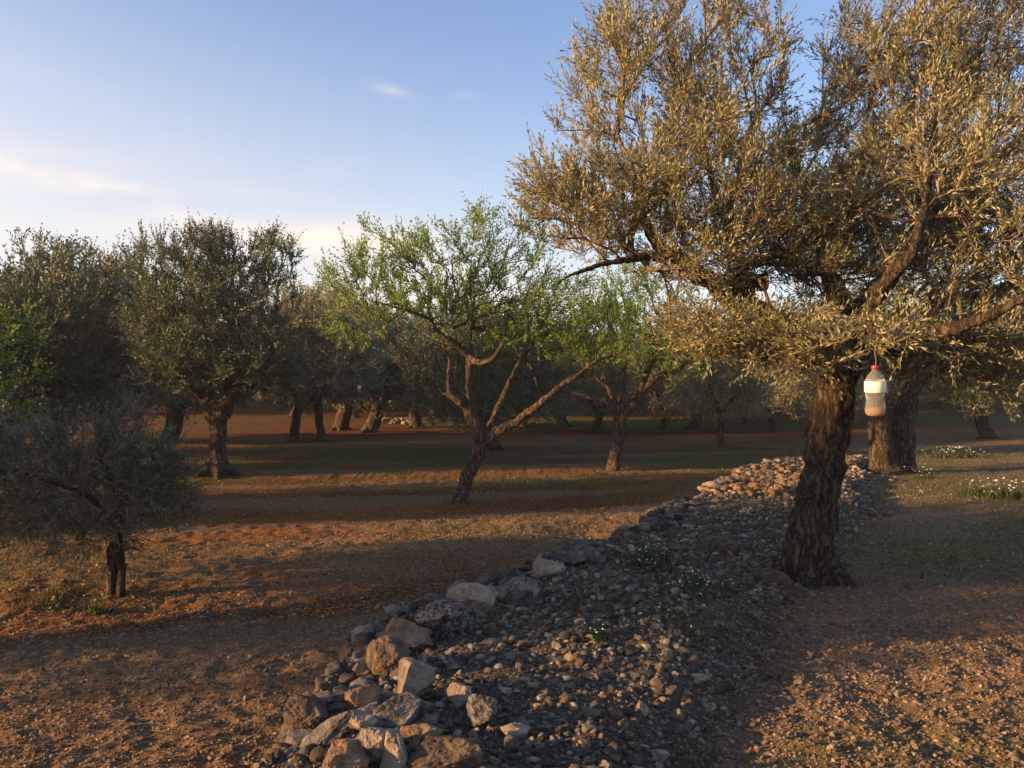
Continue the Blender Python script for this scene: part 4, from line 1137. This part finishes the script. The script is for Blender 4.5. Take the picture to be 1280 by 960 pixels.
# straw, dry stalks and fallen leaves
def d_lit(x, y): return (np.abs(x) < .64 * y + .5) * (.35 + .65 * sstep(-.2, .5, fbm2(x, y, .9, 3, 120)))
p = sample_area(16000, -16, 16, 3.0, 22, d_lit, gr)
P = on_ground(p); k = len(P)
a_ = gr.uniform(0, 6.28, k); ln = gr.uniform(.012, .035, k)[:, None]
dirn = np.stack([np.cos(a_), np.sin(a_), gr.uniform(-.1, .45, k)], -1); sdn = np.stack([-np.sin(a_), np.cos(a_), gr.normal(size=k) * .3], -1)
P[:, 2] += .012
W = gr.uniform(.001, .005, k)[:, None]
V = np.stack([P, P + dirn * ln * .5 + sdn * W, P + dirn * ln, P + dirn * ln * .5 - sdn * W], 1).reshape(-1, 3)
F = ((np.arange(k) * 4)[:, None] + np.array([[0, 1, 2, 3]])).astype(np.int32)
tag(obj('leaf_litter', mesh_np('leaf_litter', V, [F], M['straw'], False, {'rnd': np.repeat(gr.uniform(0, 1, k), 4)})), 'dry straw and fallen leaves scattered over soil and stones', 'leaf litter', kind='stuff')

def d_weed(x, y):
    n_ = sstep(.15, .6, fbm2(x, y, 1.1, 3, 160))
    return np.clip(n_ * (.25 + .75 * sstep(-.1, .1, x - wall_x(y)) * sstep(.2, -.2, x - rub_x(y))) , 0, 1) * (np.abs(x) < .64 * y + .5)
p = sample_area(5200, -10, 10, 3.4, 16, d_weed, gr)
v, f, a = blades(on_ground(p), gr, .035, .003, 1.2)
tag(obj('weeds', mesh_np('weeds', v, f, M['weed'], False, a)), 'sparse low weeds sprouting between the stones', 'weeds', kind='stuff')

def flower_clump(label, c, rx, ry, n_st, h, fl, seed, leaves=300):
    r_ = np.random.default_rng(seed)
    t = thing('white_flower_clump', label, 'flowers', (c[0], c[1], float(height(c[0], c[1]))), 0, 'white wildflower clumps')
    loc = np.array(t.location)
    q = r_.normal(size=(n_st, 2)) * .45
    P = np.column_stack([c[0] + q[:, 0] * rx, c[1] + q[:, 1] * ry]); P = np.column_stack([P, height(P[:, 0], P[:, 1]) - .01])
    H = h * r_.uniform(.5, 1.15, n_st)[:, None]
    tip_ = P + np.column_stack([r_.normal(size=(n_st, 2)) * .25, np.ones(n_st)]) * H
    q = r_.normal(size=(leaves, 2)) * .45
    Q = np.column_stack([c[0] + q[:, 0] * rx, c[1] + q[:, 1] * ry]); Q = np.column_stack([Q, height(Q[:, 0], Q[:, 1]) - .01])
    v, f, a = blades(Q - loc, r_, h * .55, .004 * (1 + c[1] / 14), .9)
    obj('leaves', mesh_np('leaves', v, f, M['weed'], False, a), t)
    # each flowering stalk is a part: a stem with one to three small five-petalled heads
    for i in range(n_st):
        parts = []
        r0 = np.array([.0015])
        sv, sf, _ = frusta((P[i] - loc)[None], (tip_[i] - loc)[None], r0 * (1 + c[1] / 9), r0 * (1 + c[1] / 12), 3)
        nstem = len(sf[0])
        tris = []
        V_ = [sv]; off = len(sv)
        for _ in range(r_.integers(1, 4)):
            o2 = tip_[i] - loc + r_.normal(size=3) * fl * .7
            nrm = np.array([r_.normal() * .5, -.5 + r_.normal() * .3, .8]); nrm /= np.linalg.norm(nrm)
            u = np.cross(nrm, [1, 0, .1]); u /= np.linalg.norm(u); w = np.cross(nrm, u)
            ang = np.arange(10) / 10 * 6.283 + r_.uniform(0, 6)
            rad = np.where(np.arange(10) % 2 == 0, fl, fl * .45) * r_.uniform(.7, 1.2)
            ring = o2 + np.cos(ang)[:, None] * u * rad[:, None] + np.sin(ang)[:, None] * w * rad[:, None] + nrm * (rad * .25)[:, None]
            V_.append(np.vstack([ring, o2]))
            tris.append(np.array([[j, (j+1) % 10, 10] for j in range(10)], dtype=np.int32) + off); off += 11
        me = mesh_np('flower', np.concatenate(V_), [sf[0], np.concatenate(tris)], M['weed'], False, {'rnd': np.full(off, .5)})
        me.materials.append(M['petal'])
        mi = np.zeros(len(me.polygons), dtype=np.int32); mi[nstem:] = 1
        me.polygons.foreach_set('material_index', mi)
        obj('flower', me, t)
    return t
for i, (px, py, rx, ry, ns, h, fl, lv_, lab) in enumerate([
    (818, 705, .28, .40, 26, .14, .008, 220, 'white flowers on the rubble, the clump nearest the wall edge'),
    (872, 735, .32, .45, 26, .12, .007, 260, 'sparse white flowers in the middle of the rubble, lower clump left of the trunk'),
    (848, 782, .25, .30, 8, .08, .007, 200, 'low green weeds with few white flowers on the near rubble'),
    (745, 800, .12, .15, 5, .08, .007, 120, 'tiny flower clump beside a pale stone in the centre of the rubble'),
    (1192, 572, .75, .6, 60, .26, .016, 380, 'white flower patch in the grass right of the double trunked olive'),
    (1252, 622, .55, .5, 42, .26, .014, 380, 'white flower patch at the right edge, nearer than the other'),
    (1150, 598, .25, .3, 8, .2, .013, 60, 'few scattered white flowers at the shaded foot of the double trunked olive'),
    (62, 755, .35, .3, 7, .12, .007, 110, 'faint flowers and grass left of the small split stemmed olive'),
    (125, 765, .12, .12, 3, .16, .007, 50, 'short green tuft just left of the small split stem'),
    ]):
    d, g = ground_at(px, py)
    flower_clump(lab, g, rx, ry, ns, h, fl, 400 + i, lv_)
